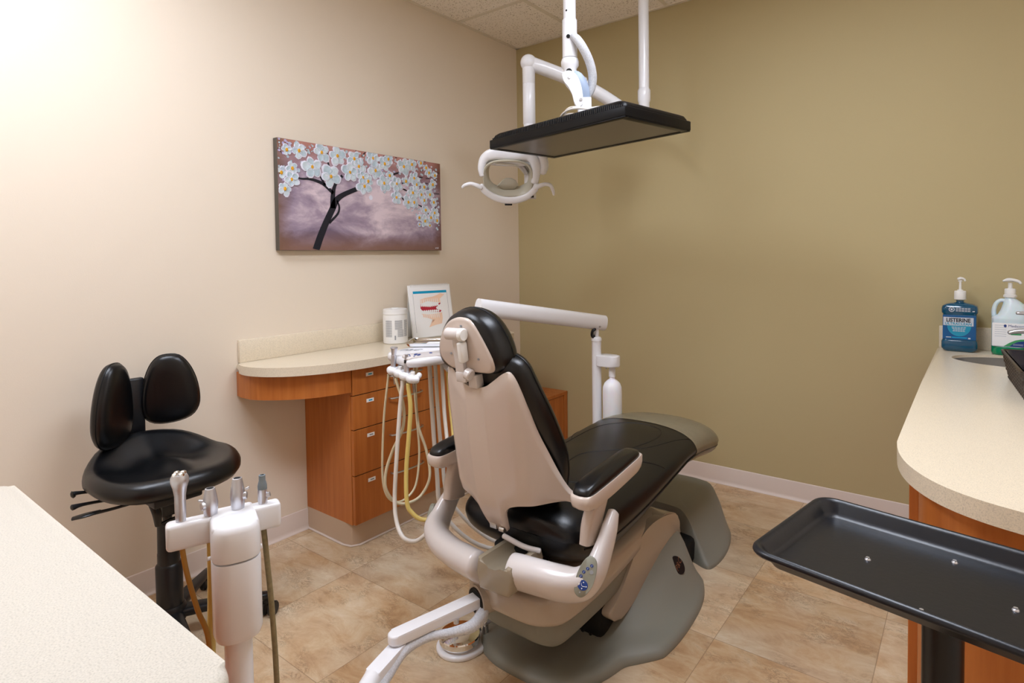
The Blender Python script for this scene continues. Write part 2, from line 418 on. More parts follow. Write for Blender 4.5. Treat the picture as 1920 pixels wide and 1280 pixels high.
# ceiling grid and wall angle
b = BM(); t = .012
for x in (.52, 1.13, 1.74, 2.35, 2.96): box(b, x-t, x+t, YF, 0, H-.004, H+.001)
for y in (-.59, -1.2, -1.81, -2.42, -3.03, -3.64, -4.25): box(b, 0, XR, y-t, y+t, H-.0045, H+.001)
box(b, 0, .022, YF, 0, H-.006, H+.001); box(b, 0, XR, -.022, 0, H-.006, H+.001)
obj('trim_1', b, M['tbar'], kind='structure', smooth=False)
def coved(bm, p0, p1, nrm):
    p0, p1, nrm = V(p0), V(p1), V(nrm)
    prof = [(0, 0), (.017, 0), (.017, .002), (.012, .005), (.008, .011), (.005, .02), (.004, .094), (.002, .0975), (0, .098)]
    b2 = bmesh.new(); A = [b2.verts.new(p0+nrm*a+V((0, 0, z))) for a, z in prof]; B_ = [b2.verts.new(p1+nrm*a+V((0, 0, z))) for a, z in prof]
    for i in range(len(prof)-1): b2.faces.new((A[i], A[i+1], B_[i+1], B_[i]))
    b2.faces.new(A); b2.faces.new(B_[::-1]); return merge(bm, b2)
b = BM(); coved(b, (0, YF, 0), (0, -1.677, 0), (1, 0, 0)); obj('baseboard_left', b, M['base'], kind='structure', ang=60)
b = BM(); coved(b, (.43, 0, 0), (2.452, 0, 0), (0, -1, 0)); obj('baseboard_back', b, M['base'], kind='structure', ang=60)
# recessed fluorescent fittings
def troffer(x0, x1, y0, y1, lab):
    tr = thing('ceiling_light', lab, 'light', ((x0+x1)/2, (y0+y1)/2, H))
    b = BM()
    for a in ((x0, x1, y0, y0+.025), (x0, x1, y1-.025, y1), (x0, x0+.025, y0, y1), (x1-.025, x1, y0, y1)): box(b, *a, H-.010, H-.001)
    obj('frame', b, M['white'], tr)
    b = BM(); box(b, x0+.025, x1-.025, y0+.025, y1-.025, H-.008, H-.003); obj('diffuser', b, M['troffer'], tr, smooth=False)
troffer(.532, 1.118, -3.628, -2.432, 'recessed fluorescent ceiling light nearest the beige wall')
troffer(1.752, 2.338, -2.408, -1.212, 'recessed fluorescent ceiling light over the treatment chair')

# ------------------------------------------------------------------ left desk
DX = .375   # face of the cabinet
desk = thing('wall_desk_worktop', 'beige speckled worktop with rounded left end on the drawer cabinet', 'worktop', (.2, -1.2, .812))
out = [(0, -1.995), (.05, -2.012), (.11, -2.022), (.18, -2.01), (.25, -1.975), (.32, -1.91), (.38, -1.80), (.412, -1.68), (.425, -1.55), (.43, -1.3), (.43, -.75), (.425, -.62), (.40, -.565), (.35, -.535), (.28, -.525), (0, -.525)]
arc = cr(out[1:-1], 4); out = [out[0]]+arc+[out[-1]]
b = BM(); prism(b, out, .812, .850, .0185, 5); obj('slab', b, M['stone'], desk, ang=50)
b = BM(); box(b, 0.001, .02, -1.99, -.525, .850, .948, .002); obj('backsplash', b, M['stone'], desk)
cab = thing('drawer_cabinet', 'cherry wood cabinet with four drawers beneath the wall worktop', 'cabinet', (.19, -1.2, 0))
b = BM(); box(b, .002, DX-.0195, -1.677, -.70, .105, .811); obj('body', b, M['wood'], cab, smooth=False)
b = BM(); prism(b, [(.002, -1.677), (.30, -1.677), (.335, -1.665), (.35, -1.64), (.35, -.70), (.002, -.70)], 0, .105); obj('toe_kick', b, M['toe'], cab)
# cove foot of the toe kick
b = BM(); sweep(b, [(.004, -1.679, .003), (.29, -1.683, .003), (.333, -1.672, .003), (.354, -1.64, .003), (.354, -.72, .003)], .006, .004, n=8, smooth=1); obj('toe_cove', b, M['base'], cab)
ap = cr([(.002, -1.998), (.06, -2.004), (.13, -1.998), (.20, -1.965), (.27, -1.905), (.32, -1.84), (.355, -1.75), (.372, -1.68)], 5)
b = BM(); prism(b, ap+[(.352, -1.681), (.335, -1.75), (.30, -1.83), (.25, -1.89), (.19, -1.945), (.13, -1.976), (.06, -1.982), (.002, -1.978)], .706, .811); obj('apron', b, M['wood'], cab, ang=30)
dz = [(.690, .805), (.536, .686), (.330, .532), (.108, .326)]
b = BM(); box(b, DX-.021, DX-.004, -1.668, -.705, .112, .80); obj('carcass_front', b, M['woodin'], cab, smooth=False)
for i, (z0, z1) in enumerate(dz):
    b = BM(); box(b, DX-.018, DX, -1.675, -1.177, z0, z1, .001); d = obj('drawer', b, M['wood'], cab, smooth=False)
    zz = z1-.032 if i < 2 else z1-.036
    yl = -1.575
    b = BM(); box(b, DX, DX+.001, yl-.028, yl+.012, zz-.008, zz+.008); lb = obj('label_strip', b, M['paper'], d, smooth=False)
    b = BM(); box(b, DX+.0009, DX+.0014, yl-.016, yl+.004, zz-.003, zz+.003); obj('label_print', b, M['txtg'] if i > 1 else M['cyan'], d, smooth=False)
    hz = z1-.05 if i else z1-.08
    hz = (.745, .640, .466, .285)[i]
    b = BM(); sweep(b, [(DX, -1.475, hz), (DX+.018, -1.468, hz), (DX+.028, -1.42, hz), (DX+.030, -1.38, hz), (DX+.028, -1.33, hz), (DX+.018, -1.285, hz), (DX, -1.278, hz)], .0045, n=8); obj('handle', b, M['steel'], d)
b = BM(); box(b, DX-.018, DX, -1.173, -.94, .108, .805, .001); obj('door', b, M['wood'], cab, smooth=False)
b = BM(); box(b, DX-.018, DX, -.936, -.702, .108, .805, .001); obj('door', b, M['wood'], cab, smooth=False)
low = thing('corner_cabinet', 'low cherry wood cabinet in the corner beyond the desk', 'cabinet', (.2, -.35, 0))
b = BM(); box(b, .002, .378, -.685, -.005, .02, .372); obj('body', b, M['woodin'], low, smooth=False)
b = BM(); box(b, .002, .402, -.69, -.004, .374, .394, .001); obj('top', b, M['wood'], low, smooth=False)
b = BM(); box(b, .38, .398, -.69, -.048, .01, .370, .001); obj('door', b, M['wood'], low, smooth=False)
b = BM(); box(b, .002, .400, -.045, -.004, 0, .3735, .001); obj('side_panel', b, M['wood'], low, smooth=False)

# painting
pt = thing('canvas_painting', 'canvas painting of a dark tree with pale blossom on the beige wall', 'painting', (.02, -1.295, 1.6))
PY0, PY1, PZ0, PZ1 = -1.803, -.787, 1.338, 1.850
b = BM(); box(b, .002, .034, PY0, PY1, PZ0, PZ1, .002); obj('canvas', b, M['canvas_edge'], pt)
b = BM(); box(b, .033, .0352, PY0+.001, PY1-.001, PZ0+.001, PZ1-.001); obj('painted_face', b, M['painting'], pt, smooth=False)
BRANCH = [[(0.1806,0.0048,0.0372),(0.2052,0.1269,0.0358),(0.2381,0.2648,0.0335),(0.2769,0.4057,0.033),(0.2966,0.4819,0.0314),(0.3382,0.5436,0.0247),(0.4236,0.6186,0.0225)],[(0.2769,0.4057,0.0312),(0.2797,0.5347,0.0243),(0.2951,0.6384,0.0165),(0.3353,0.7295,0.0158)],[(0.2815,0.5488,0.0173),(0.2327,0.6227,0.0162),(0.1922,0.6512,0.0144),(0.1524,0.6614,0.0109),(0.1085,0.6572,0.0082),(0.0709,0.6844,0.0049)],[(0.2378,0.6191,0.0128),(0.2132,0.6957,0.0093)],[(0.2636,0.7787,0.0112),(0.2543,0.8675,0.0086),(0.2508,0.9936,0.0043)],[(0.2903,0.7984,0.0095),(0.3073,0.8622,0.007)],[(0.2548,0.2615,0.0129),(0.303,0.3532,0.0114),(0.3131,0.4192,0.0105),(0.302,0.4827,0.0079)],[(0.6455,0.8027,0.0115),(0.6783,0.8247,0.0087),(0.7117,0.8471,0.0039)],[(0.6279,0.6833,0.0105),(0.6568,0.6731,0.0144),(0.683,0.6777,0.0048)],[(0.7161,0.6627,0.0049),(0.7294,0.6567,0.0098),(0.7462,0.647,0.0049)],[(0.7069,0.5738,0.0039),(0.7147,0.5594,0.0097),(0.7225,0.5399,0.0039)],[(0.8243,0.506,0.005),(0.8526,0.4882,0.0081),(0.8813,0.4701,0.0041)],[(0.9189,0.5395,0.0082),(0.9482,0.4941,0.0072),(0.9853,0.4323,0.0042)],[(-0.0017,0.9052,0.0056),(0.0137,0.8842,0.004),(0.0247,0.8575,0.0024)],[(0.8432,0.8805,0.0025),(0.8613,0.8919,0.004),(0.8795,0.9044,0.0025)],[(0.8353,0.8153,0.005),(0.8495,0.8128,0.007),(0.8639,0.8135,0.0025)],[(0.7101,0.7235,0.0078),(0.7202,0.7253,0.0088),(0.7269,0.7245,0.0049)],[(0.625,0.7059,0.0067),(0.6314,0.7071,0.0076),(0.6365,0.708,0.0048)],[(0.4512,0.945,0.0045),(0.4631,0.9672,0.0073),(0.4753,0.9945,0.0036)],[(0.381,0.8283,0.0062),(0.3866,0.8248,0.008),(0.3921,0.8214,0.0027)],[(0.4167,0.9599,0.0063),(0.417,0.979,0.0054),(0.4173,0.998,0.0027)],[(0.1163,0.864,0.0041),(0.1235,0.8614,0.0058),(0.1283,0.8583,0.0025)],[(0.0602,0.9225,0.0032),(0.0717,0.9041,0.0049)],[(0.0755,0.6767,0.0057),(0.0992,0.6728,0.0049)],[(0.9682,0.891,0.0031),(0.991,0.8903,0.0042)],[(0.8855,0.8092,0.003),(0.9149,0.8128,0.0041)],[(0.8703,0.7527,0.004),(0.8995,0.7559,0.0041)],[(0.9426,0.6461,0.0031),(0.988,0.6509,0.0042)],[(0.8953,0.4231,0.0041),(0.9095,0.3812,0.0051)],[(0.7678,0.9945,0.0049),(0.785,0.9935,0.004)],[(0.8734,0.9939,0.004),(0.8879,0.9941,0.0041)],[(0.6674,0.9899,0.0038),(0.6805,0.9871,0.0038)],[(0.5844,0.9839,0.0038),(0.5937,0.9833,0.0038)]]
FLOW = [(0.1049,0.9088,0.0335),(0.0437,0.9008,0.0219),(0.2214,0.9224,0.0393),(0.308,0.9131,0.0402),(0.4047,0.9094,0.0365),(0.4312,0.8397,0.0343),(0.1699,0.7757,0.0433),(0.0693,0.74,0.0265),(0.0155,0.6916,0.0261),(0.0646,0.64,0.0309),(0.0308,0.5499,0.0285),(0.2694,0.707,0.0469),(0.3774,0.7682,0.0411),(0.5193,0.9428,0.0376),(0.5946,0.9038,0.0333),(0.6187,0.9576,0.0283),(0.5341,0.821,0.0378),(0.7245,0.9035,0.0397),(0.7822,0.9406,0.0322),(0.4861,0.702,0.0299),(0.4635,0.6476,0.0371),(0.5881,0.7012,0.0384),(0.6716,0.7083,0.034),(0.7963,0.7938,0.0323),(0.813,0.7264,0.0271),(0.9083,0.8762,0.0249),(0.6684,0.5651,0.034),(0.7852,0.6324,0.0323),(0.8471,0.6208,0.0246),(0.7515,0.5251,0.032),(0.7929,0.5284,0.027),(0.9364,0.7485,0.0251),(0.8774,0.4535,0.0248),(0.9458,0.4283,0.028),(0.8722,0.3294,0.0275),(0.848,0.9718,0.0191),(0.9652,0.3424,0.0169),(0.7374,0.7492,0.0239),(0.8698,0.7098,0.022),(0.9126,0.6307,0.025),(0.9413,0.5479,0.0224),(0.8296,0.3632,0.0164),(0.9168,0.371,0.0178),(0.9083,0.2835,0.0122),(0.8286,0.2887,0.012),(0.8679,0.5597,0.022),(0.4542,0.7344,0.0296),(0.626,0.7886,0.0232),(0.9527,0.855,0.0196),(0.887,0.9275,0.0165)]
DOTS = [(0.067,0.9348,0.0094,2),(0.1702,0.9263,0.007,2),(0.0063,0.9072,0.0083,2),(0.0654,0.8912,0.0103,2),(0.2394,0.9411,0.0124,2),(0.0432,0.9262,0.0137,2),(0.1467,0.915,0.0124,2),(0.0198,0.9146,0.0112,2),(0.0852,0.9845,0.0139,2),(0.1323,0.9174,0.0142,2),(0.2021,0.8965,0.0101,2),(0.2287,0.9443,0.0151,2),(0.2528,0.9797,0.0078,2),(0.0607,0.8942,0.01,2),(0.1772,0.9587,0.011,2),(0.1083,0.9535,0.0115,2),(0.1641,0.8987,0.0126,2),(0.2671,0.9022,0.0158,2),(0.1905,0.9725,0.0143,2),(0.278,0.8971,0.0119,2),(0.203,0.9678,0.0141,2),(0.1618,0.9602,0.0069,2),(0.244,0.8889,0.0073,2),(0.2287,0.9478,0.0079,2),(0.0821,0.913,0.0139,2),(0.0148,0.9283,0.0065,2),(0.2042,0.9558,0.0145,2),(0.2835,0.9381,0.016,2),(0.0874,0.9801,0.0115,2),(0.0119,0.9679,0.0096,2),(0.1727,0.9731,0.0068,2),(0.2491,0.9576,0.0154,2),(0.2578,0.9511,0.0108,2),(0.1459,0.9247,0.0117,2),(0.1572,0.927,0.0149,2),(0.1425,0.9457,0.0128,2),(0.0673,0.9583,0.0148,2),(0.1464,0.9341,0.0064,2),(0.1162,0.9311,0.0065,2),(0.1736,0.9257,0.0069,2),(0.1153,0.9169,0.0133,1),(0.0647,0.882,0.0136,1),(0.0076,0.9762,0.0128,1),(0.1792,0.9489,0.0115,1),(0.1092,0.9386,0.0104,1),(0.0582,0.9315,0.0123,1),(0.056,0.9304,0.0138,1),(0.0074,0.903,0.0133,1),(0.058,0.953,0.0141,1),(0.0454,0.9581,0.0108,1),(0.1293,0.9711,0.0101,1),(0.061,0.8636,0.0109,1),(0.1588,0.9612,0.0103,1),(0.1187,0.8545,0.0112,1),(0.0431,0.9677,0.0116,1),(0.0356,0.8681,0.0143,1),(0.0354,0.9448,0.0141,1),(0.1173,0.8662,0.0103,1),(0.0259,0.9429,0.0139,1),(0.0508,0.9349,0.0107,1),(0.0774,0.9255,0.0152,1),(0.0311,0.9845,0.0152,1),(0.1617,0.8379,0.0112,1),(0.1753,0.8465,0.0093,1),(0.1366,0.8612,0.0132,1),(0.6191,0.9573,0.0111,2),(0.4274,0.985,0.0132,2),(0.4638,0.8894,0.0074,2),(0.9049,0.8996,0.019,2),(0.8989,0.8699,0.0147,2),(0.2967,0.9,0.0084,2),(0.4723,0.9084,0.0127,2),(0.5463,0.8711,0.0139,2),(0.4998,0.9617,0.0164,2),(0.5895,0.8913,0.0111,2),(0.4078,0.9254,0.0156,2),(0.3913,0.8929,0.0166,2),(0.8281,0.882,0.0077,2),(0.6957,0.8787,0.0079,2),(0.4547,0.9595,0.0126,2),(0.5533,0.9328,0.0157,2),(0.2913,0.9852,0.0079,2),(0.3641,0.9843,0.017,2),(0.867,0.9871,0.0137,2),(0.4832,0.9536,0.0108,2),(0.7094,0.9165,0.0116,2),(0.4043,0.9516,0.0081,2),(0.6439,0.8995,0.0116,2),(0.337,0.9703,0.0106,2),(0.6784,0.8899,0.0117,2),(0.8247,0.9105,0.0127,2),(0.5197,0.9298,0.0148,2),(0.5513,0.9035,0.0122,2),(0.4376,0.9251,0.0144,2),(0.3316,0.9395,0.0111,2),(0.8854,0.8648,0.0122,2),(0.9001,0.8856,0.0109,2),(0.5818,0.9793,0.0163,2),(0.7201,0.8749,0.0166,2),(0.7242,0.8961,0.014,2),(0.3502,0.9191,0.0068,2),(0.3743,0.8953,0.0072,2),(0.3443,0.9802,0.016,2),(0.3974,0.9904,0.0158,2),(0.3607,0.8868,0.0139,2),(0.8512,0.8632,0.0146,2),(0.8239,0.9938,0.0167,2),(0.6131,0.9,0.0084,2),(0.7843,0.8671,0.0082,2),(0.4881,0.9211,0.016,2),(0.4364,0.9708,0.0096,2),(0.6868,0.8938,0.0119,2),(0.5166,0.9429,0.0109,2),(0.5508,0.9843,0.0126,2),(0.9617,0.9402,0.0171,2),(0.3849,0.9057,0.0148,2),(0.7292,0.926,0.013,2),(0.706,0.8737,0.0091,2),(0.3456,0.899,0.0164,2),(0.6177,0.9366,0.0153,2),(0.4013,0.9594,0.0089,2),(0.6659,0.9539,0.01,2),(0.7411,0.8653,0.0109,2),(0.7526,0.9404,0.0175,2),(0.6652,0.9604,0.0098,2),(0.303,0.9328,0.0106,2),(0.3926,0.9476,0.0102,2),(0.8049,0.9784,0.0193,2),(0.5914,0.9158,0.0124,2),(0.8502,0.8819,0.0143,2),(0.5924,0.8995,0.0168,2),(0.5377,0.8984,0.0177,2),(0.5838,0.9651,0.0098,2),(0.7613,0.9038,0.0187,2),(0.8663,0.9648,0.01,2),(0.4468,0.9735,0.0105,0),(0.8691,0.8897,0.0077,0),(0.8751,0.9613,0.0092,0),(0.7708,0.988,0.0061,0),(0.8507,0.9638,0.0086,0),(0.6616,0.9185,0.0053,0),(0.4953,0.9462,0.0089,0),(0.4158,0.9301,0.0123,0),(0.532,0.9341,0.006,0),(0.4564,0.9211,0.0058,0),(0.8917,0.8883,0.0064,0),(0.936,0.954,0.0125,0),(0.7919,0.9631,0.0112,0),(0.7144,0.9028,0.0075,0),(0.7885,0.8834,0.0112,0),(0.6314,0.9834,0.0092,0),(0.5062,0.9149,0.0104,0),(0.6525,0.9756,0.0106,0),(0.6986,0.9763,0.0127,0),(0.7164,0.983,0.0131,0),(0.3739,0.9575,0.0104,0),(0.674,0.9325,0.0106,0),(0.5771,0.9603,0.0065,0),(0.3295,0.9166,0.0105,0),(0.6353,0.9113,0.0081,0),(0.5818,0.7897,0.0189,2),(0.4742,0.7717,0.0109,2),(0.8473,0.7848,0.0131,2),(0.6505,0.7564,0.0179,2),(0.6241,0.6991,0.0097,2),(0.5848,0.8433,0.0096,2),(0.8521,0.7088,0.0112,2),(0.5443,0.785,0.0171,2),(0.8729,0.7033,0.0166,2),(0.5238,0.7892,0.0104,2),(0.715,0.7479,0.011,2),(0.5731,0.7147,0.0085,2),(0.8654,0.6747,0.0213,2),(0.6402,0.7547,0.0155,2),(0.7708,0.6638,0.0174,2),(0.5972,0.6983,0.0142,2),(0.754,0.7146,0.0086,2),(0.8474,0.7224,0.0152,2),(0.7132,0.7692,0.0109,2),(0.7174,0.8521,0.0148,2),(0.7789,0.7695,0.0159,2),(0.9561,0.6685,0.0108,2),(0.8599,0.7295,0.0094,2),(0.6292,0.8165,0.0092,2),(0.7201,0.6767,0.0126,2),(0.9046,0.7125,0.0106,2),(0.8978,0.7321,0.0211,2),(0.8167,0.7084,0.0131,2),(0.8673,0.6663,0.0201,2),(0.6672,0.7138,0.0144,2),(0.5068,0.856,0.0089,2),(0.5503,0.8328,0.0141,2),(0.8079,0.7495,0.0141,2),(0.781,0.7972,0.0146,2),(0.8406,0.7755,0.0111,2),(0.9214,0.7064,0.0138,2),(0.634,0.7595,0.0157,2),(0.5621,0.8622,0.0107,2),(0.8559,0.8272,0.0148,2),(0.5477,0.8237,0.0102,2),(0.6516,0.8283,0.0087,2),(0.507,0.8327,0.0139,2),(0.4836,0.8603,0.0133,2),(0.6523,0.725,0.009,2),(0.6508,0.7843,0.0086,2),(0.9617,0.8084,0.0102,2),(0.6882,0.8279,0.0162,2),(0.6226,0.8377,0.0089,2),(0.8244,0.8016,0.0189,2),(0.6815,0.6787,0.0122,2),(0.5747,0.8414,0.0136,1),(0.7703,0.8171,0.0073,1),(0.7975,0.6648,0.0122,1),(0.458,0.8968,0.0067,1),(0.5366,0.8944,0.0065,1),(0.7823,0.6825,0.0084,1),(0.9663,0.7775,0.0149,1),(0.9314,0.6628,0.007,1),(0.6007,0.7621,0.0149,1),(0.4965,0.8374,0.0136,1),(0.5089,0.8153,0.009,1),(0.7964,0.6748,0.0082,1),(0.8301,0.7201,0.0147,1),(0.7278,0.6806,0.0098,1),(0.6575,0.8477,0.0135,1),(0.6915,0.8374,0.0079,1),(0.8198,0.7519,0.0134,1),(0.6425,0.788,0.0077,1),(0.8161,0.8939,0.011,1),(0.8408,0.7334,0.0075,1),(0.0222,0.6518,0.0129,1),(0.0863,0.6431,0.0116,1),(0.0884,0.6575,0.0107,1),(0.0364,0.7299,0.011,1),(0.0953,0.7226,0.0126,1),(0.0109,0.7307,0.0129,1),(0.0237,0.7331,0.0091,1),(0.063,0.6749,0.008,1),(0.0213,0.6393,0.0096,1),(0.0551,0.6927,0.0141,1),(0.0587,0.6543,0.0122,1),(0.0184,0.7203,0.0085,1),(0.0954,0.8368,0.01,2),(0.1116,0.815,0.017,2),(0.0101,0.7557,0.0113,2),(0.0941,0.7142,0.015,2),(0.0853,0.6524,0.0126,2),(0.0685,0.7571,0.0106,2),(0.0949,0.7193,0.0163,2),(0.0232,0.7373,0.0132,2),(0.0842,0.8457,0.0125,2),(0.0562,0.8479,0.0141,2),(0.0838,0.7617,0.015,2),(0.0696,0.813,0.0125,2),(0.1146,0.7815,0.0133,2),(0.0108,0.8145,0.0108,2),(0.9681,0.3199,0.0137,2),(0.881,0.4093,0.0139,2),(0.9734,0.3976,0.0129,2),(0.8659,0.3553,0.0069,0),(0.8068,0.5009,0.012,2),(0.8754,0.5201,0.0102,0),(0.9279,0.4591,0.0101,2),(0.8672,0.477,0.0126,0),(0.789,0.4366,0.0096,0),(0.8098,0.3812,0.0127,2),(0.9775,0.2396,0.0137,2),(0.972,0.4144,0.0142,2),(0.8784,0.3706,0.0094,2),(0.8267,0.3903,0.0133,2),(0.8791,0.5353,0.0115,0),(0.882,0.4884,0.007,0),(0.9799,0.2995,0.0096,2),(0.9819,0.542,0.0082,0),(0.947,0.3573,0.0131,2),(0.8332,0.4575,0.0127,2),(0.9227,0.4385,0.0069,0),(0.9002,0.3308,0.0137,2),(0.82,0.4903,0.0123,2),(0.8851,0.4532,0.0079,0),(0.8715,0.5199,0.0129,2),(0.8652,0.331,0.0137,2),(0.8767,0.4238,0.0115,2),(0.9829,0.3784,0.01,2),(0.8616,0.451,0.0086,2),(0.9769,0.503,0.0093,2),(0.8151,0.3904,0.011,2),(0.8838,0.3881,0.0088,2),(0.9299,0.4619,0.0101,0),(0.845,0.376,0.0134,2),(0.8623,0.4408,0.0092,2),(0.8341,0.4503,0.0138,2),(0.8339,0.4127,0.0087,0),(0.8553,0.4085,0.0135,2),(0.816,0.4701,0.0071,2),(0.9558,0.2503,0.0144,2),(0.782,0.4455,0.0101,2),(0.8273,0.3606,0.0079,2),(0.9765,0.5065,0.0139,0),(0.9149,0.3974,0.0098,0),(0.7981,0.5124,0.0122,0),(0.7953,0.4839,0.0104,0),(0.881,0.4207,0.0074,2),(0.8065,0.5222,0.0073,0),(0.7984,0.4904,0.0092,2),(0.5898,0.591,0.0169,2),(0.9772,0.5121,0.0115,2),(0.6832,0.6333,0.0117,2),(0.8649,0.5324,0.0144,2),(0.7438,0.5572,0.0128,2),(0.9479,0.5315,0.0108,2),(0.962,0.5348,0.0107,2),(0.6638,0.6007,0.0089,2),(0.9699,0.6114,0.0178,2),(0.6047,0.6219,0.0163,2),(0.838,0.5726,0.0162,2),(0.7351,0.621,0.0142,2),(0.707,0.5883,0.0119,2),(0.9494,0.5293,0.0174,2),(0.6655,0.6139,0.0131,2),(0.8589,0.607,0.0151,2),(0.7393,0.5666,0.0136,2),(0.7709,0.5772,0.0145,2)]
MOON = (0.5031, 0.5393)
def P2(u, v, h=0): return V((.0352+h, PY0+u*(PY1-PY0), PZ0+v*(PZ1-PZ0)))
b = BM()
for br in BRANCH:
    pts = cr([(p[0], p[1], p[2]) for p in br], 5)
    L_, R_ = [], []
    for i, p in enumerate(pts):
        a, c = pts[max(i-1, 0)], pts[min(i+1, len(pts)-1)]
        dy, dz_ = (c[0]-a[0])*1.016, (c[1]-a[1])*.512; l = math.hypot(dy, dz_) or 1; w = p[2]/2
        q = P2(p[0], p[1]); cl = lambda v: V((v.x, min(max(v.y, PY0+.002), PY1-.002), min(max(v.z, PZ0+.001), PZ1-.001)))
        L_.append(cl(q+V((0, -dz_/l*w, dy/l*w)))); R_.append(cl(q-V((0, -dz_/l*w, dy/l*w))))
    b2 = bmesh.new(); h_ = V((.0012, 0, 0))
    A = [b2.verts.new(p+h_) for p in L_]; B_ = [b2.verts.new(p+h_) for p in R_]
    for i in range(len(A)-1):
        try: b2.faces.new((A[i], B_[i], B_[i+1], A[i+1]))
        except ValueError: pass
    merge(b, b2)
obj('painted_tree', b, M['navy'], pt, smooth=False)
def petal(bm, cy, cz, ang, r, h):
    # petal as a low dab of paint; (cy,cz) flower centre in metres
    n = 9; d = r*.56; py, pz = cy+math.cos(ang)*d, cz+math.sin(ang)*d
    for yy, zz in ((py, pz),):
        if not (PY0+.004 < yy < PY1-.004 and PZ0+.004 < zz < PZ1-.004): return
    a, w = r*.48, r*.42; ca, sa = math.cos(ang), math.sin(ang)
    out = []
    for i in range(n):
        th = 2*PI*i/n; k = 1+.12*random.uniform(-1, 1); x, y = a*k*math.cos(th), w*k*math.sin(th)
        yy = py+x*ca-y*sa; zz = pz+x*sa+y*ca
        out.append((min(max(yy, PY0+.002), PY1-.002), min(max(zz, PZ0+.002), PZ1-.002)))
    T = Matrix(((0, 0, 1, .0354), (1, 0, 0, 0), (0, 1, 0, 0), (0, 0, 0, 1)))
    puff(bm, out, [(.98, h*.2), (1, h), (.9, h*1.5), (.6, h), (.1, h*.9)], T)
bp_, bw_, bl_, bo_, bq_ = BM(), BM(), BM(), BM(), BM()
for (u, v, r) in FLOW:
    q = P2(u, v); a0 = random.uniform(0, 6.28); n = 5 if r > .008 else 4; hb = random.uniform(.0006, .0032); kf = random.randint(0, 1)
    for k in range(n):
        an = a0+k*2*PI/n+random.uniform(-.15, .15)
        rk = r*random.uniform(1.0, 1.28); hh = hb+.00035*k
        petal(bw_, q.y, q.z, an+.03, rk*1.09, hh)
        petal(bp_ if (k+kf) % 2 else bq_, q.y, q.z, an, rk*.96, hh+.00022)
for (u, v, r, kind) in DOTS:
    q = P2(u, v); petal(bw_ if kind == 0 else (bl_ if kind == 1 else bp_), q.y, q.z, random.uniform(0, 6.28), r, .0016)
T_ = Matrix(((0, 0, 1, .0354), (1, 0, 0, 0), (0, 1, 0, 0), (0, 0, 0, 1)))
for (u, v, r) in FLOW:
    if r < .009: continue
    q = P2(u, v); rr = .0085 if r > .013 else .0055
    puff(bo_, ell(rr*.8, rr*1.05, 10, q.y, q.z), [(1, .001), (1, .0055), (.6, .007), (.1, .0065)], T_)
obj('petals', bp_, M['petal'], pt, ang=50); obj('petals', bq_, M['petal2'], pt, ang=50); obj('petal_edges', bw_, M['petalw'], pt, ang=50); obj('lilac_petals', bl_, M['petall'], pt, ang=50); obj('flower_centres', bo_, M['ochre'], pt)
b = BM(); q = P2(*MOON); puff(b, ell(.0115, .0125, 20, q.y, q.z), [(1, .0002), (1, .0008), (.1, .0008)], T_); obj('moon', b, M['petalw'], pt)
b = BM(); text_bm(b, 'erial', .016, frame((.0356, -.825, 1.353), (0, 1, 0), (0, 0, 1))); obj('signature', b, M['petalw'], pt, smooth=False)

# wipes canister
cn = thing('wipes_canister', 'white lidded wipes canister with grey printed label on the desk', 'canister', (.12, -1.195, .8505))
CH_ = 1.13; T = Matrix.Translation((.130, -1.225, .8505)) @ Matrix.Scale(CH_, 4); r = .056
b = BM(); lathe(b, [(0, 0), (r-.004, 0), (r, .004), (r, .125), (r-.001, .128), (r-.001, .135)], 40, T); obj('tub', b, M['whitem'], cn)
b = BM(); lathe(b, [(r-.001, .135), (r+.0005, .136), (r+.0005, .140), (r-.0005, .142), (r-.0005, .15), (r-.002, .158), (r-.006, .160), (r-.012, .1605), (0, .1605)], 40, T); lathe(b, [(0, .16), (.02, .16), (.018, .164), (0, .165)], 24, T); obj('lid', b, M['whitem'], cn)
b = BM()
def wrapbar(bm, a0, a1, z0, z1, rr, T):
    n = 6; b2 = bmesh.new(); A = [b2.verts.new((rr*math.cos(R(a0+(a1-a0)*i/n)), rr*math.sin(R(a0+(a1-a0)*i/n)), z0)) for i in range(n+1)]; B_ = [b2.verts.new((v.co.x, v.co.y, z1)) for v in A]
    for i in range(n): b2.faces.new((A[i], A[i+1], B_[i+1], B_[i]))
    return merge(bm, b2, T)
for i in range(16):
    z = .106-i*.0048
    wrapbar(b, -75-6, -66, z, z+.0028, r+.0004, T) if i < 15 else None
    if i < 9: wrapbar(b, -42, -6, z, z+.0026, r+.0004, T)
    else: wrapbar(b, -30, 0, z, z+.0024, r+.0004, T)
    wrapbar(b, 4, 28, z, z+.0026, r+.0004, T)
    wrapbar(b, -90, -56, z, z+.0024, r+.0004, T)
wrapbar(b, -44, -38, .020, .040, r+.0004, T)
obj('label_print', b, M['txtg'], cn, smooth=False)
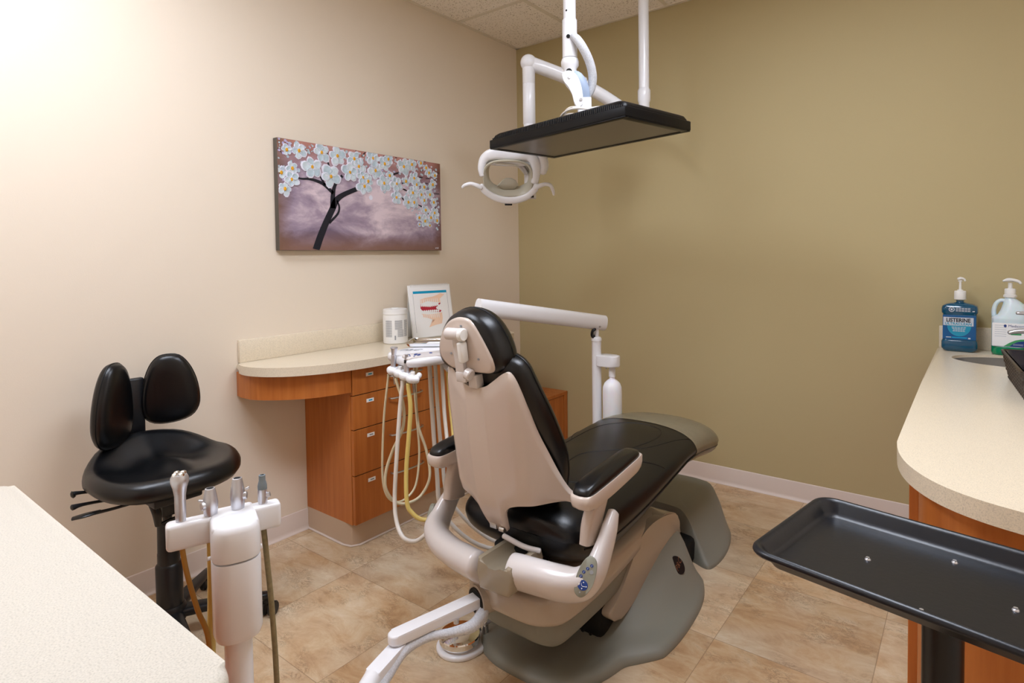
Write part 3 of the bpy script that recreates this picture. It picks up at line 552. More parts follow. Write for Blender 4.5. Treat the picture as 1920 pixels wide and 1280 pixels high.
# flip chart
fc = thing('flip_chart', 'white spiral flip chart showing a tooth and gum drawing', 'flip chart', (.19, -.97, .8505))
c0 = V((.115, -1.085, .852)); ux = V((.26, .95, 0)).normalized(); uz = V((-ux.y*-.17, -.17*ux.x*1, 1)).normalized()
FN = V((ux.y, -ux.x, 0)); uz = (V((0, 0, 1))-FN*.20).normalized(); T = frame(c0, ux, uz); W_, H_ = .255, .293
b = BM(); box(b, -.006, W_+.006, -.004+.004, H_+.004, -.006, -.001, .0015, T=T); obj('backing', b, M['whitem'], fc)
b = BM(); box(b, 0, W_, .004, H_, -.0008, .0012, T=T); pg = obj('page', b, M['paper'], fc, smooth=False)
Tb = frame(c0-FN*.085, ux, (V((0, 0, 1))+FN*.09).normalized()); b = BM(); box(b, 0, W_, 0, H_-.012, -.004, -.001, T=Tb); obj('rear_support', b, M['whitem'], fc)
b = BM()
for i in range(26):
    x = .012+i*(W_-.024)/25
    sweep(b, [(x, H_-.008, .002), (x, H_+.004, .005), (x, H_+.008, -.002), (x, H_+.003, -.008), (x, H_-.006, -.006)], .0012, n=5, smooth=2, T=T)
obj('spiral', b, M['whitem'], fc)
b = BM(); box(b, .022, W_-.022, H_-.045, H_-.031, .0012, .0017, T=T)
obj('title_bar', b, M['cyan'], pg, smooth=False)
b = BM()
for x in (.02, W_-.02): box(b, x-.0006, x+.0006, .03, H_-.045, .0012, .0015, T=T)
obj('page_rule', b, M['txtg'], pg, smooth=False)
b = BM()
puff(b, [(.19, .245), (.218, .238), (.20, .225), (.185, .212), (.188, .192), (.150, .196), (.10, .205), (.062, .19), (.062, .215), (.09, .222), (.14, .228), (.17, .236)], [(1, .0012), (1, .0016), (.1, .0016)], T)
puff(b, [(.062, .135), (.10, .128), (.15, .13), (.19, .135), (.19, .10), (.182, .072), (.14, .066), (.10, .056), (.115, .078), (.14, .092), (.10, .108), (.07, .115)], [(1, .0012), (1, .0016), (.1, .0016)], T)
obj('jaw_drawing', b, M['peach'], pg, ang=20)
b = BM()
puff(b, [(.062, .188), (.10, .176), (.15, .178), (.185, .192), (.186, .185), (.155, .165), (.16, .15), (.188, .146), (.18, .137), (.12, .141), (.07, .148), (.058, .165)], [(1, .0016), (1, .0019), (.1, .0019)], T)
obj('gum_drawing', b, M['gum'], pg, ang=20)
b = BM()
for i in range(9):
    x = .068+i*.0125; puff(b, ell(.006, .0075, 10, x, .176+abs(i-4)*.0012), [(1, .0019), (1, .0023), (.1, .0023)], T); puff(b, ell(.006, .0075, 10, x, .146), [(1, .0019), (1, .0023), (.1, .0023)], T)
    puff(b, ell(.0022, .018, 8, x, .203), [(1, .0017), (1, .002), (.1, .002)], T); puff(b, ell(.0022, .018, 8, x, .122), [(1, .0017), (1, .002), (.1, .002)], T)
obj('teeth_drawing', b, M['paper'], pg, ang=20)

# ------------------------------------------------------------------ dental chair
X0 = 1.43
ch = thing('dental_chair', 'black upholstered dental chair with beige shell on a grey floor base', 'dental chair', (X0, -1.35, 0))
def Bk(u, v, w=0): return V((X0+u, -1.955-.147*v+.989*w, .48+.989*v+.147*w))
BT = Matrix(((1, 0, 0, X0), (0, -.147, .989, -1.955), (0, .989, .147, .48), (0, 0, 0, 1)))   # local (u, v, w)
def ss(a, c, x): t = min(1, max(0, (x-a)/(c-a))); return t*t*(3-2*t)
# back shell
cols = [(0, .452, -.006, 0), (.022, .454, -.006, 0), (.034, .457, .002, 0), (.041, .460, .03, .001), (.050, .465, .07, .002), (.070, .479, .095, .004), (.095, .497, .105, .008), (.112, .502, .108, .012), (.126, .484, .107, .02), (.138, .44, .105, .03), (.147, .38, .103, .042), (.158, .31, .101, .058), (.170, .25, .099, .075), (.184, .19, .097, .09), (.198, .145, .095, .102), (.212, .122, .092, .110), (.228, .122, .088, .113), (.244, .142, .085, .114), (.258, .168, .085, .114), (.270, .175, .09, .114), (.276, .168, .105, .114)]
cols = cr(cols, 3); full = [(-c[0],)+tuple(c[1:]) for c in cols[:0:-1]]+[tuple(c) for c in cols]
nr = 22; gb, gf = [], []
for (u, vt, vb, w) in full:
    cb, cf = [], []
    for k in range(nr+1):
        t = k/nr; v = vb+(vt-vb)*t
        e = 0
        if v < .10 and abs(u) < .06: e = .0
        ww = w+.026*max(0, min(1, (.13-v)/.13))**1.5*max(0, 1-(u/.12)**2)
        lip = .006*(1-min(1, t*nr/2)) + .006*(1-min(1, (1-t)*nr/2))
        crown = -.018*max(0, 1-(u/.20)**2)*max(0, 1-((v-.27)/.30)**2)
        cb.append(Bk(u, v, ww+lip+crown)); cf.append(Bk(u, v, ww+.016+crown))
    gb.append(cb); gf.append(cf)
b = bmesh.new(); A = [[b.verts.new(p) for p in c] for c in gb]; F = [[b.verts.new(p) for p in c] for c in gf]
nc = len(A)
for i in range(nc-1):
    for k in range(nr):
        b.faces.new((A[i][k], A[i+1][k], A[i+1][k+1], A[i][k+1])); b.faces.new((F[i][k], F[i][k+1], F[i+1][k+1], F[i+1][k]))
    b.faces.new((A[i][0], F[i][0], F[i+1][0], A[i+1][0])); b.faces.new((A[i][nr], A[i+1][nr], F[i+1][nr], F[i][nr]))
for k in range(nr):
    b.faces.new((A[0][k], A[0][k+1], F[0][k+1], F[0][k])); b.faces.new((A[-1][k], F[-1][k], F[-1][k+1], A[-1][k+1]))
shell = obj('back_shell', b, M['shell'], ch, ang=60)
b = BM(); box(b, -.030, -.004, -.002, .018, .018, .026, .002, T=BT); cyl(b, Bk(.012, .006, .018), Bk(.030, .006, .018), .008); obj('hinge', b, M['steel'], shell)
# back cushion
secs = [(.03, .09, .15, .02), (.045, .13, .15, .035), (.08, .16, .15, .042), (.15, .183, .148, .048), (.22, .193, .138, .052), (.29, .190, .118, .056), (.36, .181, .098, .058), (.42, .170, .080, .056), (.47, .158, .068, .053), (.505, .148, .062, .049), (.528, .125, .062, .043), (.541, .09, .062, .032), (.547, .04, .062, .015)]
def sering(a, c, bb, v, n=40, ex=2.7):
    out = []
    for i in range(n):
        th = 2*PI*i/n; cs, sn = math.cos(th), math.sin(th)
        out.append(BT @ V((a*math.copysign(abs(cs)**(2/ex), cs), v, c+bb*math.copysign(abs(sn)**(2/ex), sn))))
    return out
sm = cr([(s[0], s[1], s[2], s[3]) for s in secs], 3)
b = BM(); rings_mesh(b, [sering(s[1], s[2], s[3], s[0]) for s in sm]); bp0 = obj('back_cushion', b, M['leather'], ch, ang=70)
b = BM(); pts = []
for s in sm[4:]: pts.append(BT @ V((s[1]*1.0, s[0], s[2]+s[3]*.12)))
sweep(b, pts, .0022, n=6, smooth=1); pts = [V((2*X0-p.x, p.y, p.z)) for p in pts]; sweep(b, pts, .0022, n=6, smooth=1); obj('piping', b, M['seam'], bp0)
# headrest
HU = -.020
hr = [(0, .672), (.045, .662), (.082, .635), (.108, .595), (.122, .555), (.122, .520), (.10, .495), (.05, .486), (0, .484), (-.05, .486), (-.10, .497), (-.12, .522), (-.12, .56), (-.105, .598), (-.08, .637), (-.045, .662)]
hr = cr([(HU+x*1.04, y) for x, y in hr], 3, True)
b = BM(); puff(b, hr, [(0, -.004), (.6, -.006), (.80, -.002), (.90, .004), (.965, .016), (1, .034), (1, .050), (.975, .068), (.92, .080), (.82, .088), (.5, .086), (0, .080)], BT)
hd = obj('headrest_cushion', b, M['leather'], ch, ang=70)
b = BM(); sweep(b, [BT @ V((HU+(p[0]-HU)*1.003, .58+(p[1]-.58)*1.003, .052)) for p in hr]+[BT @ V((hr[0][0], hr[0][1], .052))], .0022, n=6, smooth=1, round_end=False); obj('headrest_piping', b, M['seam'], hd)
hp = [(.0, .655), (.032, .648), (.060, .618), (.088, .570), (.102, .530), (.092, .503), (.05, .498), (0, .498), (-.06, .503), (-.095, .525), (-.104, .555), (-.090, .598), (-.062, .634), (-.03, .651)]
hp = cr([(HU+x*1.0, y) for x, y in hp], 3, True)
b = BM(); puff(b, hp, [(0, -.010), (.9, -.009), (.97, -.007), (1, -.002), (1, .004), (.5, .004), (0, .004)], BT)
pl = obj('headrest_plate', b, M['shell'], hd, ang=50)
b = BM()
for u, v in ((HU-.0, .632), (HU-.052, .548), (HU+.052, .540)):
    b = BM(); cyl(b, Bk(u, v, -.009), Bk(u, v, -.0115), .0035, 10); obj('screw', b, M['txtg'], hd)
b = BM()
cyl(b, Bk(-.062, .612, -.026), Bk(-.012, .612, -.026), .0175, 24, bev=.003)
box(b, -.052, -.018, .480, .615, -.022, -.006, .004, T=BT)
box(b, -.050, -.012, .470, .50, -.026, -.004, .004, T=BT)
cyl(b, Bk(-.010, .500, -.022), Bk(.010, .494, -.022), .0165, 24, bev=.003)
box(b, -.014, .018, .453, .490, -.014, .016, .002, T=BT)
obj('headrest_bracket', b, M['shellw'], ch)
b = BM(); cyl(b, Bk(-.012, .612, -.026), Bk(.004, .612, -.026), .0185, 28, bev=.003); obj('tilt_knob', b, M['whitem'], ch)
b = BM(); box(b, -.019, .000, .532, .592, -.040, -.012, .006, 3, T=BT); obj('release_lever', b, M['whitem'], ch)
# seat and leg rest cushion (lofted along y)
SC = 1.435
# y, half width, centre z of top, bottom z
seat = [(-1.885, .12, .500, .450), (-1.878, .175, .520, .425), (-1.86, .210, .535, .400), (-1.82, .232, .548, .375), (-1.74, .246, .556, .345), (-1.62, .252, .560, .345), (-1.48, .253, .562, .362), (-1.34, .252, .566, .388), (-1.20, .250, .574, .415), (-1.06, .246, .582, .436), (-.94, .245, .580, .430), (-.83, .243, .568, .415), (-.74, .236, .550, .402), (-.685, .222, .532, .402), (-.655, .195, .512, .412), (-.643, .14, .492, .425)]
def sring(a, zt, zb, y, n=56, grow=0):
    out = []; zc, hh = (zt+zb)/2, (zt-zb)/2+grow; a += grow
    for i in range(n):
        th = 2*PI*i/n; cs, sn = math.cos(th), math.sin(th); ex = 3.0
        x = a*math.copysign(abs(cs)**(2/ex), cs); z = hh*math.copysign(abs(sn)**(2/(2.3 if sn > 0 else 3.6)), sn)
        if z < 0: x *= 1-.07*(-z/hh)
        if z > 0: z += -.012*(x/a)**2+.006
        out.append(V((SC+x, y, zc+z)))
    return out
sm = cr(seat, 4)
b = BM(); rings_mesh(b, [sring(s[1], s[2], s[3], s[0]) for s in sm]); bmesh.ops.recalc_face_normals(b, faces=b.faces)
bvh = BVHTree.FromBMesh(b)
def topz(x, y):
    h = bvh.ray_cast(V((x, y, 2)), V((0, 0, -1))); return h[0].z if h[0] else None
seatC = obj('seat_cushion', b, M['leather'], ch, ang=70)
def seamline(bm, pts, r=.003, sm=6, dz=-.0006):
    P = []
    for x, y in cr(pts, sm):
        z = topz(SC+x, y)
        if z is not None: P.append((SC+x, y, z+dz))
    if len(P) > 2: sweep(bm, P, r, r*.8, n=6, smooth=1)
b = BM()
seamline(b, [(-.155, -1.66), (-.158, -1.45), (-.155, -1.25), (-.14, -1.15), (-.10, -1.09), (0, -1.03), (.10, -1.04), (.135, -1.10), (.13, -1.18), (.10, -1.30)])
seamline(b, [(-.155, -1.30), (-.20, -1.22), (-.232, -1.12)]); seamline(b, [(.10, -1.30), (.12, -1.40), (.19, -1.33), (.235, -1.28)])
seamline(b, [(.10, -1.30), (.04, -1.36), (-.02, -1.44), (-.02, -1.55)]); seamline(b, [(-.155, -1.45), (-.10, -1.60), (0, -1.68), (.10, -1.66), (.155, -1.56)])
seamline(b, [(.10, -1.30), (.15, -1.22), (.20, -1.05), (.23, -.95)])
for sgn in (-1, 1):
    P = [V((SC+sgn*(s[1]*.985), s[0], (s[2]+s[3])/2-.02)) for s in sm[12:-8]]; sweep(b, P, .003, n=6, smooth=1)
obj('stitched_seam', b, M['seam'], seatC)
# clear sheet over the toe
ts = [s for s in sm if s[0] > -1.0]
b = BM(); rings_mesh(b, [sring(s[1], s[2], s[3], s[0], grow=.0025+.0012*(i % 2)) for i, s in enumerate(ts[:-6])], cap=False); obj('clear_toe_cover', b, M['cover'], ch, ang=180)
# armrests
for sg, lab in ((1, None), (-1, None)):
    xo_ = .298 if sg > 0 else .258; xc = X0+sg*xo_
    AX = lambda px, py: None
    Z0 = .628; prof = [(-1.958, .0), (-1.952, .024), (-1.93, .034), (-1.87, .036), (-1.80, .036), (-1.70, .033), (-1.645, .030), (-1.622, .022), (-1.616, 0)]
    oR = cr(prof, 3); out = [(xc+w, y) for y, w in oR]+[(xc-w, y) for y, w in oR[-2:0:-1]]
    zt = lambda x, y, z: .030*(y+1.95)/.33
    b = BM(); puff(b, out, [(0, 0), (.7, 0), (.9, .002), (.97, .010), (1, .022), (1, .040), (.97, .044), (.5, .044), (0, .044)], Matrix.Translation((0, 0, Z0-.014)), fz=zt)
    ar = obj('armrest', b, M['shell'], ch, ang=50)
    b = BM(); inner = [((x-xc)*.9+xc, -1.787+(y+1.787)*(.93)-.004) for x, y in out]
    puff(b, inner, [(0, .040), (.9, .041), (1, .044), (1.0, .050), (.95, .060), (.8, .066), (.4, .070), (0, .071)], Matrix.Translation((0, 0, Z0-.014)), fz=zt)
    obj('armrest_pad', b, M['leather'], ar, ang=70)
    b = BM(); sweep(b, [(xc-sg*.014, -1.872, .50), (xc-sg*.012, -1.862, .56), (xc-sg*.004, -1.835, .625)], [.042, .040, .034], [.017, .018, .017], n=16, up=(1, 0, 0), ex=4)
    box(b, xc-.012, xc+.012, -1.815, -1.775, .612, .632, .004); obj('armrest_bracket', b, M['shell'], ch, ang=50)
# control yoke behind the seat
yk = [(.313, -1.80, .566), (.318, -1.83, .535), (.321, -1.87, .492), (.318, -1.915, .448), (.298, -1.948, .424), (.25, -1.960, .412), (.18, -1.968, .408), (.12, -1.972, .405), (.05, -1.975, .402)]
ra = [.020, .030, .037, .044, .052, .060, .062, .060, .058]; rb = [.014, .018, .020, .026, .034, .040, .041, .042, .042]
for sg in (1, -1):
    b = BM(); sweep(b, [(X0+.005+sg*p_[0]*(1 if sg > 0 else .85), p_[1], p_[2]-(0 if sg > 0 else .022*ss(.33, .2, p_[0])+.008)) for p_ in (yk if sg < 0 else yk[:-1]+[(.095, -1.973, .403)])], ra, rb, n=24, up=(sg, 0, 0), smooth=6, ex=2.5); bmesh.ops.recalc_face_normals(b, faces=b.faces); yb = BVHTree.FromBMesh(b)
    yo = obj('control_yoke', b, M['shellw'], ch, ang=180)
    # oval keypad on the outer bend, facing back and outward
    o = V((X0+.320, -1.952, .452)) if sg > 0 else V((X0-.280, -1.935, .435))
    nrm = V((.42, -.83, .36)) if sg > 0 else V((-.80, -.55, .2)); up_ = V((sg*.12, .42, .90))
    nrm.normalize(); hit = yb.ray_cast(o+nrm*.3, -nrm)
    if hit[0] is not None: o = hit[0]+nrm*.001; nrm = (nrm*.6+hit[1]*.4).normalized()
    zx = up_.cross(nrm).normalized(); KT = frame(o, zx, up_)
    KT = KT @ Matrix.Diagonal((1, 1, 1, 1))
    kp = [(0, .046), (.012, .042), (.019, .028), (.022, .008), (.021, -.014), (.014, -.034), (.004, -.045), (-.008, -.044), (-.017, -.034), (-.021, -.014), (-.020, .010), (-.014, .032), (-.007, .043)]
    kp = [(x*1.08, y*1.08) for x, y in cr(kp, 3, True)]
    b = BM(); puff(b, kp, [(1.03, -.012), (1.03, .0), (1, .0012), (.1, .0012)], KT); kpd = obj('keypad', b, M['panel'], yo, ang=50)
    b = BM()
    for x, y in ((-.012, -.002), (-.008, .010), (-.001, .021), (.007, .031)): puff(b, ell(.0042, .0038, 14, x, y), [(1, .001), (1, .0022), (.1, .0024)], KT)
    puff(b, ell(.0135, .0125, 24, -.001, -.021), [(1, .001), (1, .0022), (.1, .0024)], KT); obj('key', b, M['blue'], kpd)
    b = BM()
    for dx, dy, an in ((0, .0075, 0), (0, -.0078, 180), (-.0095, 0, 90), (.0095, 0, -90)):
        c, s = math.cos(R(an)), math.sin(R(an)); tri = [(0, .0022), (-.0018, -.0012), (.0018, -.0012)]
        prism(b, [(-.001+dx+x*c-y*s, -.021+dy+x*s+y*c) for x, y in tri], .0024, .0029, T=KT)
    sweep(b, [KT @ V((x, y, .0028)) for x, y in ((-.006, -.017), (-.004, -.0215), (0, -.0235), (.003, -.0225), (.006, -.022))], .0005, n=5)
    for x, y in ((-.012, -.002), (-.008, .010), (-.001, .021), (.007, .031)): box(b, x-.0004, x+.0004, y-.0018, y+.0018, .0024, .0029, T=KT)
    obj('key_mark', b, M['paper'], kpd, smooth=False)
    b = BM(); puff(b, ell(.005, .005, 14, .011, .016), [(1, .001), (1, .002), (.1, .002)], KT); puff(b, ell(.0018, .0018, 10, -.003, -.039), [(1, .001), (1, .002), (.1, .002)], KT); obj('indicator', b, M['txtg'], kpd)
b = BM(); prof = [(-.035, .352), (.075, .358), (.088, .380), (.096, .42), (.088, .444), (.072, .444), (.055, .425), (.03, .414), (.0, .414), (-.015, .425), (-.025, .444), (-.040, .444), (-.048, .40)]
prism(b, [(X0+.040+x*.95, z-.004) for x, z in prof], 1.88, 2.030, .010, 3, T=Matrix(((1, 0, 0, 0), (0, 0, -1, 0), (0, 1, 0, 0), (0, 0, 0, 1))))
obj('yoke_centre', b, M['taupe'], ch)
b = BM(); box(b, X0-.05, X0+.075, -1.90, -1.5, .33, .42, .01); box(b, X0-.03, X0+.13, -1.86, -1.84, .42, .47, .004); obj('back_hinge_frame', b, M['dark'], ch)
b = BM(); sweep(b, [(X0+.03, -1.945, .475), (X0+.09, -1.925, .452), (X0+.13, -1.90, .44)], .008, n=10); obj('hinge_link', b, M['shellw'], ch)
# lift arm and its covers
def sideprism(bm, poly, x0, x1, bev, seg=3): return prism(bm, poly, x0, x1, bev, seg, T=Matrix(((0, 0, 1, 0), (1, 0, 0, 0), (0, 1, 0, 0), (0, 0, 0, 1))))
b = BM()
rr = []
for y, hw, z0, z1 in cr([(-1.965, .10, .265, .32), (-1.955, .135, .245, .330), (-1.92, .165, .228, .338), (-1.86, .188, .214, .345), (-1.72, .197, .214, .345), (-1.55, .195, .225, .335), (-1.35, .18, .235, .325), (-1.15, .15, .24, .30)], 4):
    ring = []
    for i in range(40):
        th = 2*PI*i/40; cs, sn = math.cos(th), math.sin(th); ex = 4.5
        ring.append(V((X0+.028+.94*hw*math.copysign(abs(cs)**(2/ex), cs), y, (z0+z1)/2+(z1-z0)/2*math.copysign(abs(sn)**(2/ex), sn))))
    rr.append(ring)
rings_mesh(b, rr); obj('lift_arm_cover', b, M['basetop'], ch, ang=60)
b = BM(); rr = []
for y, hw, z0, z1 in cr([(-1.905, .10, .165, .235), (-1.89, .135, .150, .24), (-1.85, .155, .138, .24), (-1.75, .165, .142, .245), (-1.55, .172, .155, .25), (-1.3, .165, .19, .26), (-1.15, .16, .2, .26)], 4):
    ring = []
    for i in range(36):
        th = 2*PI*i/36; cs, sn = math.cos(th), math.sin(th); ex = 5
        ring.append(V((X0+.028+.95*hw*math.copysign(abs(cs)**(2/ex), cs), y, (z0+z1)/2+(z1-z0)/2*math.copysign(abs(sn)**(2/ex), sn))))
    rr.append(ring)
rings_mesh(b, rr); obj('lift_arm_housing', b, M['basegrey'], ch, ang=60)
# socket for the assistant arm in the rear of the cover
b = BM(); cyl(b, (1.372, -1.972, .262), (1.40, -1.88, .262), .046, 32); obj('arm_socket', b, M['basetop'], ch)
b = BM(); cyl(b, (1.3710, -1.9755, .262), (1.3722, -1.9715, .262), .038, 28); obj('socket_hole', b, M['dark'], ch)
# floor base
def loop(pts, sub=4):
    full = pts+[(-x, y) for x, y in pts[::-1] if x > 1e-4]
    return cr(full, sub, True)
def hfield(name, pts, rings, zf, material, parent):
    out = loop(pts); cx = 0; cy = (min(p[1] for p in out)+max(p[1] for p in out))/2; RR = []
    for s, z in rings:
        s = max(s, .002); RR.append([V((SC+x*s, cy+(y-cy)*s, z+(zf(x*s, cy+(y-cy)*s, s) if z > .012 else 0))) for x, y in out])
    b = BM(); rings_mesh(b, RR); return obj(name, b, material, parent, ang=65)
rim = [(0, -1.878), (.09, -1.872), (.17, -1.838), (.222, -1.775), (.248, -1.70), (.262, -1.645), (.295, -1.60), (.336, -1.545), (.346, -1.515), (.354, -1.43), (.352, -1.31), (.338, -1.18), (.305, -1.075), (.255, -1.01), (.12, -.995), (0, -.992)]
def zbase(x, y, s):
    up_ = ss(-1.70, -1.10, y)
    return .205*up_*(1-ss(.15, .33, abs(x))*.97)*ss(1.0, .84, s)
base = hfield('base_plate', rim, [(1, .001), (1, .010), (.985, .020), (.955, .027), (.92, .030), (.87, .031), (.82, .029), (.76, .028), (.7, .028), (.62, .028), (.54, .028), (.45, .028), (.35, .028), (.25, .028), (.12, .028), (0, .028)], zbase, M['basegrey'], ch)
# pump cover: fins each side and a rounded lid
b = BM()
fin = [(-1.615, .135), (-1.60, .105), (-1.56, .082), (-1.49, .085), (-1.40, .110), (-1.28, .155), (-1.17, .185), (-1.085, .185), (-1.05, .19), (-1.045, .225), (-1.07, .258), (-1.12, .283), (-1.20, .302), (-1.30, .312), (-1.38, .300), (-1.43, .270), (-1.48, .225), (-1.54, .175)]
fin = cr(fin, 3, True)
for sg in (1, -1):
    x0, x1 = (SC+.160, SC+.196) if sg > 0 else (SC-.196, SC-.160)
    sideprism(b, fin, x0, x1, .007, 3)
lid = cr([(-1.30, .15), (-1.34, .22), (-1.33, .285), (-1.27, .302), (-1.17, .30), (-1.09, .275), (-1.045, .235), (-1.04, .15)], 3, True)
sideprism(b, lid, SC-.19, SC+.19, .01, 3)
obj('pump_cover', b, M['basetop'], ch, ang=50)
b = BM(); box(b, SC-.16, SC+.16, -1.46, -1.3, .05, .28, .01); box(b, SC-.02, SC+.165, -1.62, -1.3, .03, .17, .02)
for k in range(3): sweep(b, [(SC+.12-.03*k, -1.62, .04), (SC+.14-.03*k, -1.54, .09), (SC+.10, -1.46, .13), (SC+.13, -1.36, .2)], .006, n=8)
obj('lift_mechanism', b, M['dark'], ch)
# badge
bb_ = bmesh.new(); bb_.from_mesh(base.data); hb_ = BVHTree.FromBMesh(bb_); dn = (V((2.5555, -3.2442, 1.297))-V((SC+.235, -1.165, .11))).normalized(); hit = hb_.ray_cast(V((SC+.235, -1.165, .11))+dn*.3, -dn); bb_.free()
bd = hit[0]; bn = hit[1] if hit[1].dot(dn) > 0 else -hit[1]; bn = (bn+dn*.35).normalized(); bx_ = V((-.05, 1, 0)); bx_ = (bx_-bn*bx_.dot(bn)).normalized(); BTm = frame(bd+bn*.001, bx_, bn.cross(bx_))
b = BM(); puff(b, ell(.028, .034, 32), [(1, -.012), (1, .001), (.97, .0025), (.1, .003)], BTm); bg = obj('badge', b, M['black'], ch, ang=50)
b = BM(); text_bm(b, 'P&C', .026, BTm @ Matrix.Translation((0, 0, .0032)) @ Matrix.Rotation(R(25), 4, 'Z'), shear=.5, font_off=-.0006); obj('badge_lettering', b, mat('badge_gold', (190, 130, 90), .4, .5), bg, smooth=False)
# front cover of the base
rim2 = [(0, -.885), (.10, -.89), (.19, -.91), (.262, -.935), (.285, -.89), (.288, -.78), (.27, -.66), (.235, -.56), (.17, -.49), (.08, -.455), (0, -.45)]
def zf2(x, y, s): return .165*(1-ss(.11, .285, abs(x)))*ss(1.02, .86, s) - .035*ss(-.75, -.5, y)*(1-ss(.0, .1, abs(x)))*0
fc2 = hfield('front_base_cover', rim2, [(1, .0), (1, .010), (.985, .016), (.95, .022), (.9, .026), (.84, .028), (.76, .028), (.66, .028), (.55, .028), (.4, .028), (.25, .028), (.1, .028), (0, .028)], zf2, M['basegrey'], ch)
b = BM(); box(b, SC-.20, SC+.20, -1.04, -.86, .0, .10, .02); obj('gap_shade_block', b, M['dark'], ch)  # near-black block stands in for the shade inside the gap between base covers

# ------------------------------------------------------------------ assistant's instrument arm
aa = thing('instrument_holder_arm', 'white jointed floor arm with an upright holder for four instruments', 'instrument stand', (1.57, -2.77, .2))
def bar(bm, p, q, hw, hh, bev=.006, ext=0):
    p, q = V(p), V(q); d = (q-p); L = d.length; T = frame(p, d, V((0, 0, 1)).cross(d))
    out = []
    for i in range(13): th = -PI/2+PI*i/12; out.append((L+hw*math.cos(th)*.9, hw*math.sin(th)))
    for i in range(13): th = PI/2+PI*i/12; out.append((hw*math.cos(th)*.9, hw*math.sin(th)))
    return prism(bm, out, -hh, hh, bev, 3, T=T)
b = BM(); bar(b, (1.385, -1.945, .268), (1.315, -2.235, .268), .021, .014); obj('arm_link', b, M['white'], aa)
b = BM(); bar(b, (1.318, -2.225, .238), (1.350, -2.335, .238), .021, .013); 
sweep(b, [(1.352, -2.34, .236), (1.42, -2.47, .225), (1.52, -2.66, .205), (1.556, -2.73, .19), (1.57, -2.765, .20), (1.572, -2.77, .26)], [.022, .025, .025, .024, .022, .021], n=20); obj('lower_arm', b, M['white'], aa)
b = BM()
for t in (.04, .35, .62, .93):
    p = V((1.385, -1.945, .25)).lerp(V((1.315, -2.235, .25)), t); cyl(b, p, p+V((0, 0, -.022)), .008, 12)
cyl(b, (1.316, -2.23, .30-.045), (1.316, -2.23, .225), .014, 20); obj('tube_clip', b, M['white'], aa)
b = BM(); sweep(b, [(1.385, -1.95, .255), (1.405, -1.985, .238), (1.408, -2.03, .228), (1.385, -2.09, .232), (1.352, -2.15, .238), (1.335, -2.22, .232), (1.355, -2.30, .215), (1.41, -2.42, .205), (1.50, -2.60, .19), (1.55, -2.72, .18)], [.018, .019, .017, .013, .012, .014, .016, .015, .014, .012], n=16); obj('braided_sleeve', b, M['braid'], aa)
b = BM(); sweep(b, [(1.36, -1.90, .275), (1.385, -1.945, .272)], .012, n=12); box(b, 1.35, 1.395, -1.95, -1.88, .250, .268, .004); obj('arm_pivot', b, M['white'], aa)
PX, PYY = 1.568, -2.772
b = BM(); lathe(b, [(.0215, .20), (.0215, .69)], 28, Matrix.Translation((PX, PYY, 0))); obj('post', b, M['white'], aa)
def dring(hw, n=28):   # D-shaped section, squarer towards the bar
    out = []
    for i in range(n):
        th = 2*PI*i/n; cs, sn = math.cos(th), math.sin(th); ex = 2.6
        out.append((hw*math.copysign(abs(cs)**(2/ex), cs), hw*math.copysign(abs(sn)**(2/ex), sn)))
    return out
bx = V((.062, .166, 0)).normalized(); by = V((bx.y, -bx.x, 0))   # bar direction and the side towards the camera
HT = frame((PX, PYY, 0), bx, -by)
b = BM(); puff(b, dring(.0375), [(0, .665), (.55, .665), (.9, .668), (1, .678), (1, .797), (.985, .8005), (.1, .8005)], HT); obj('holder_body', b, M['white'], aa, ang=50)
b = BM(); puff(b, dring(.0375), [(.1, .8035), (.985, .8035), (1, .806), (1, .838), (.97, .850), (.9, .857), (.7, .8625), (.1, .863)], HT)
HT0 = frame((PX-.040, PYY+.018, 0), bx, -by)
box(b, -.036, .036, -.040, .05, .815, .861, .008, 3, T=frame((PX-by.x*.0, PYY-by.y*.0, 0), bx, -by) @ Matrix.Translation((0, .022, 0)))
obj('holder_head', b, M['white'], aa, ang=50)
BC = V((1.543, -2.774, .838)); BTt = frame(BC, bx, -by)
b = BM(); box(b, -.0885, .0885, .010, .040, -.023, .022, .007, 3, T=BTt); obj('crossbar', b, M['white'], aa)
b = BM()
for t in (-.037, .037):
    b = BM(); cyl(b, HT @ V((t, .012, .80)), HT @ V((t*1.12, .012, .80)), .0035, 10); obj('side_button', b, M['white'], aa)

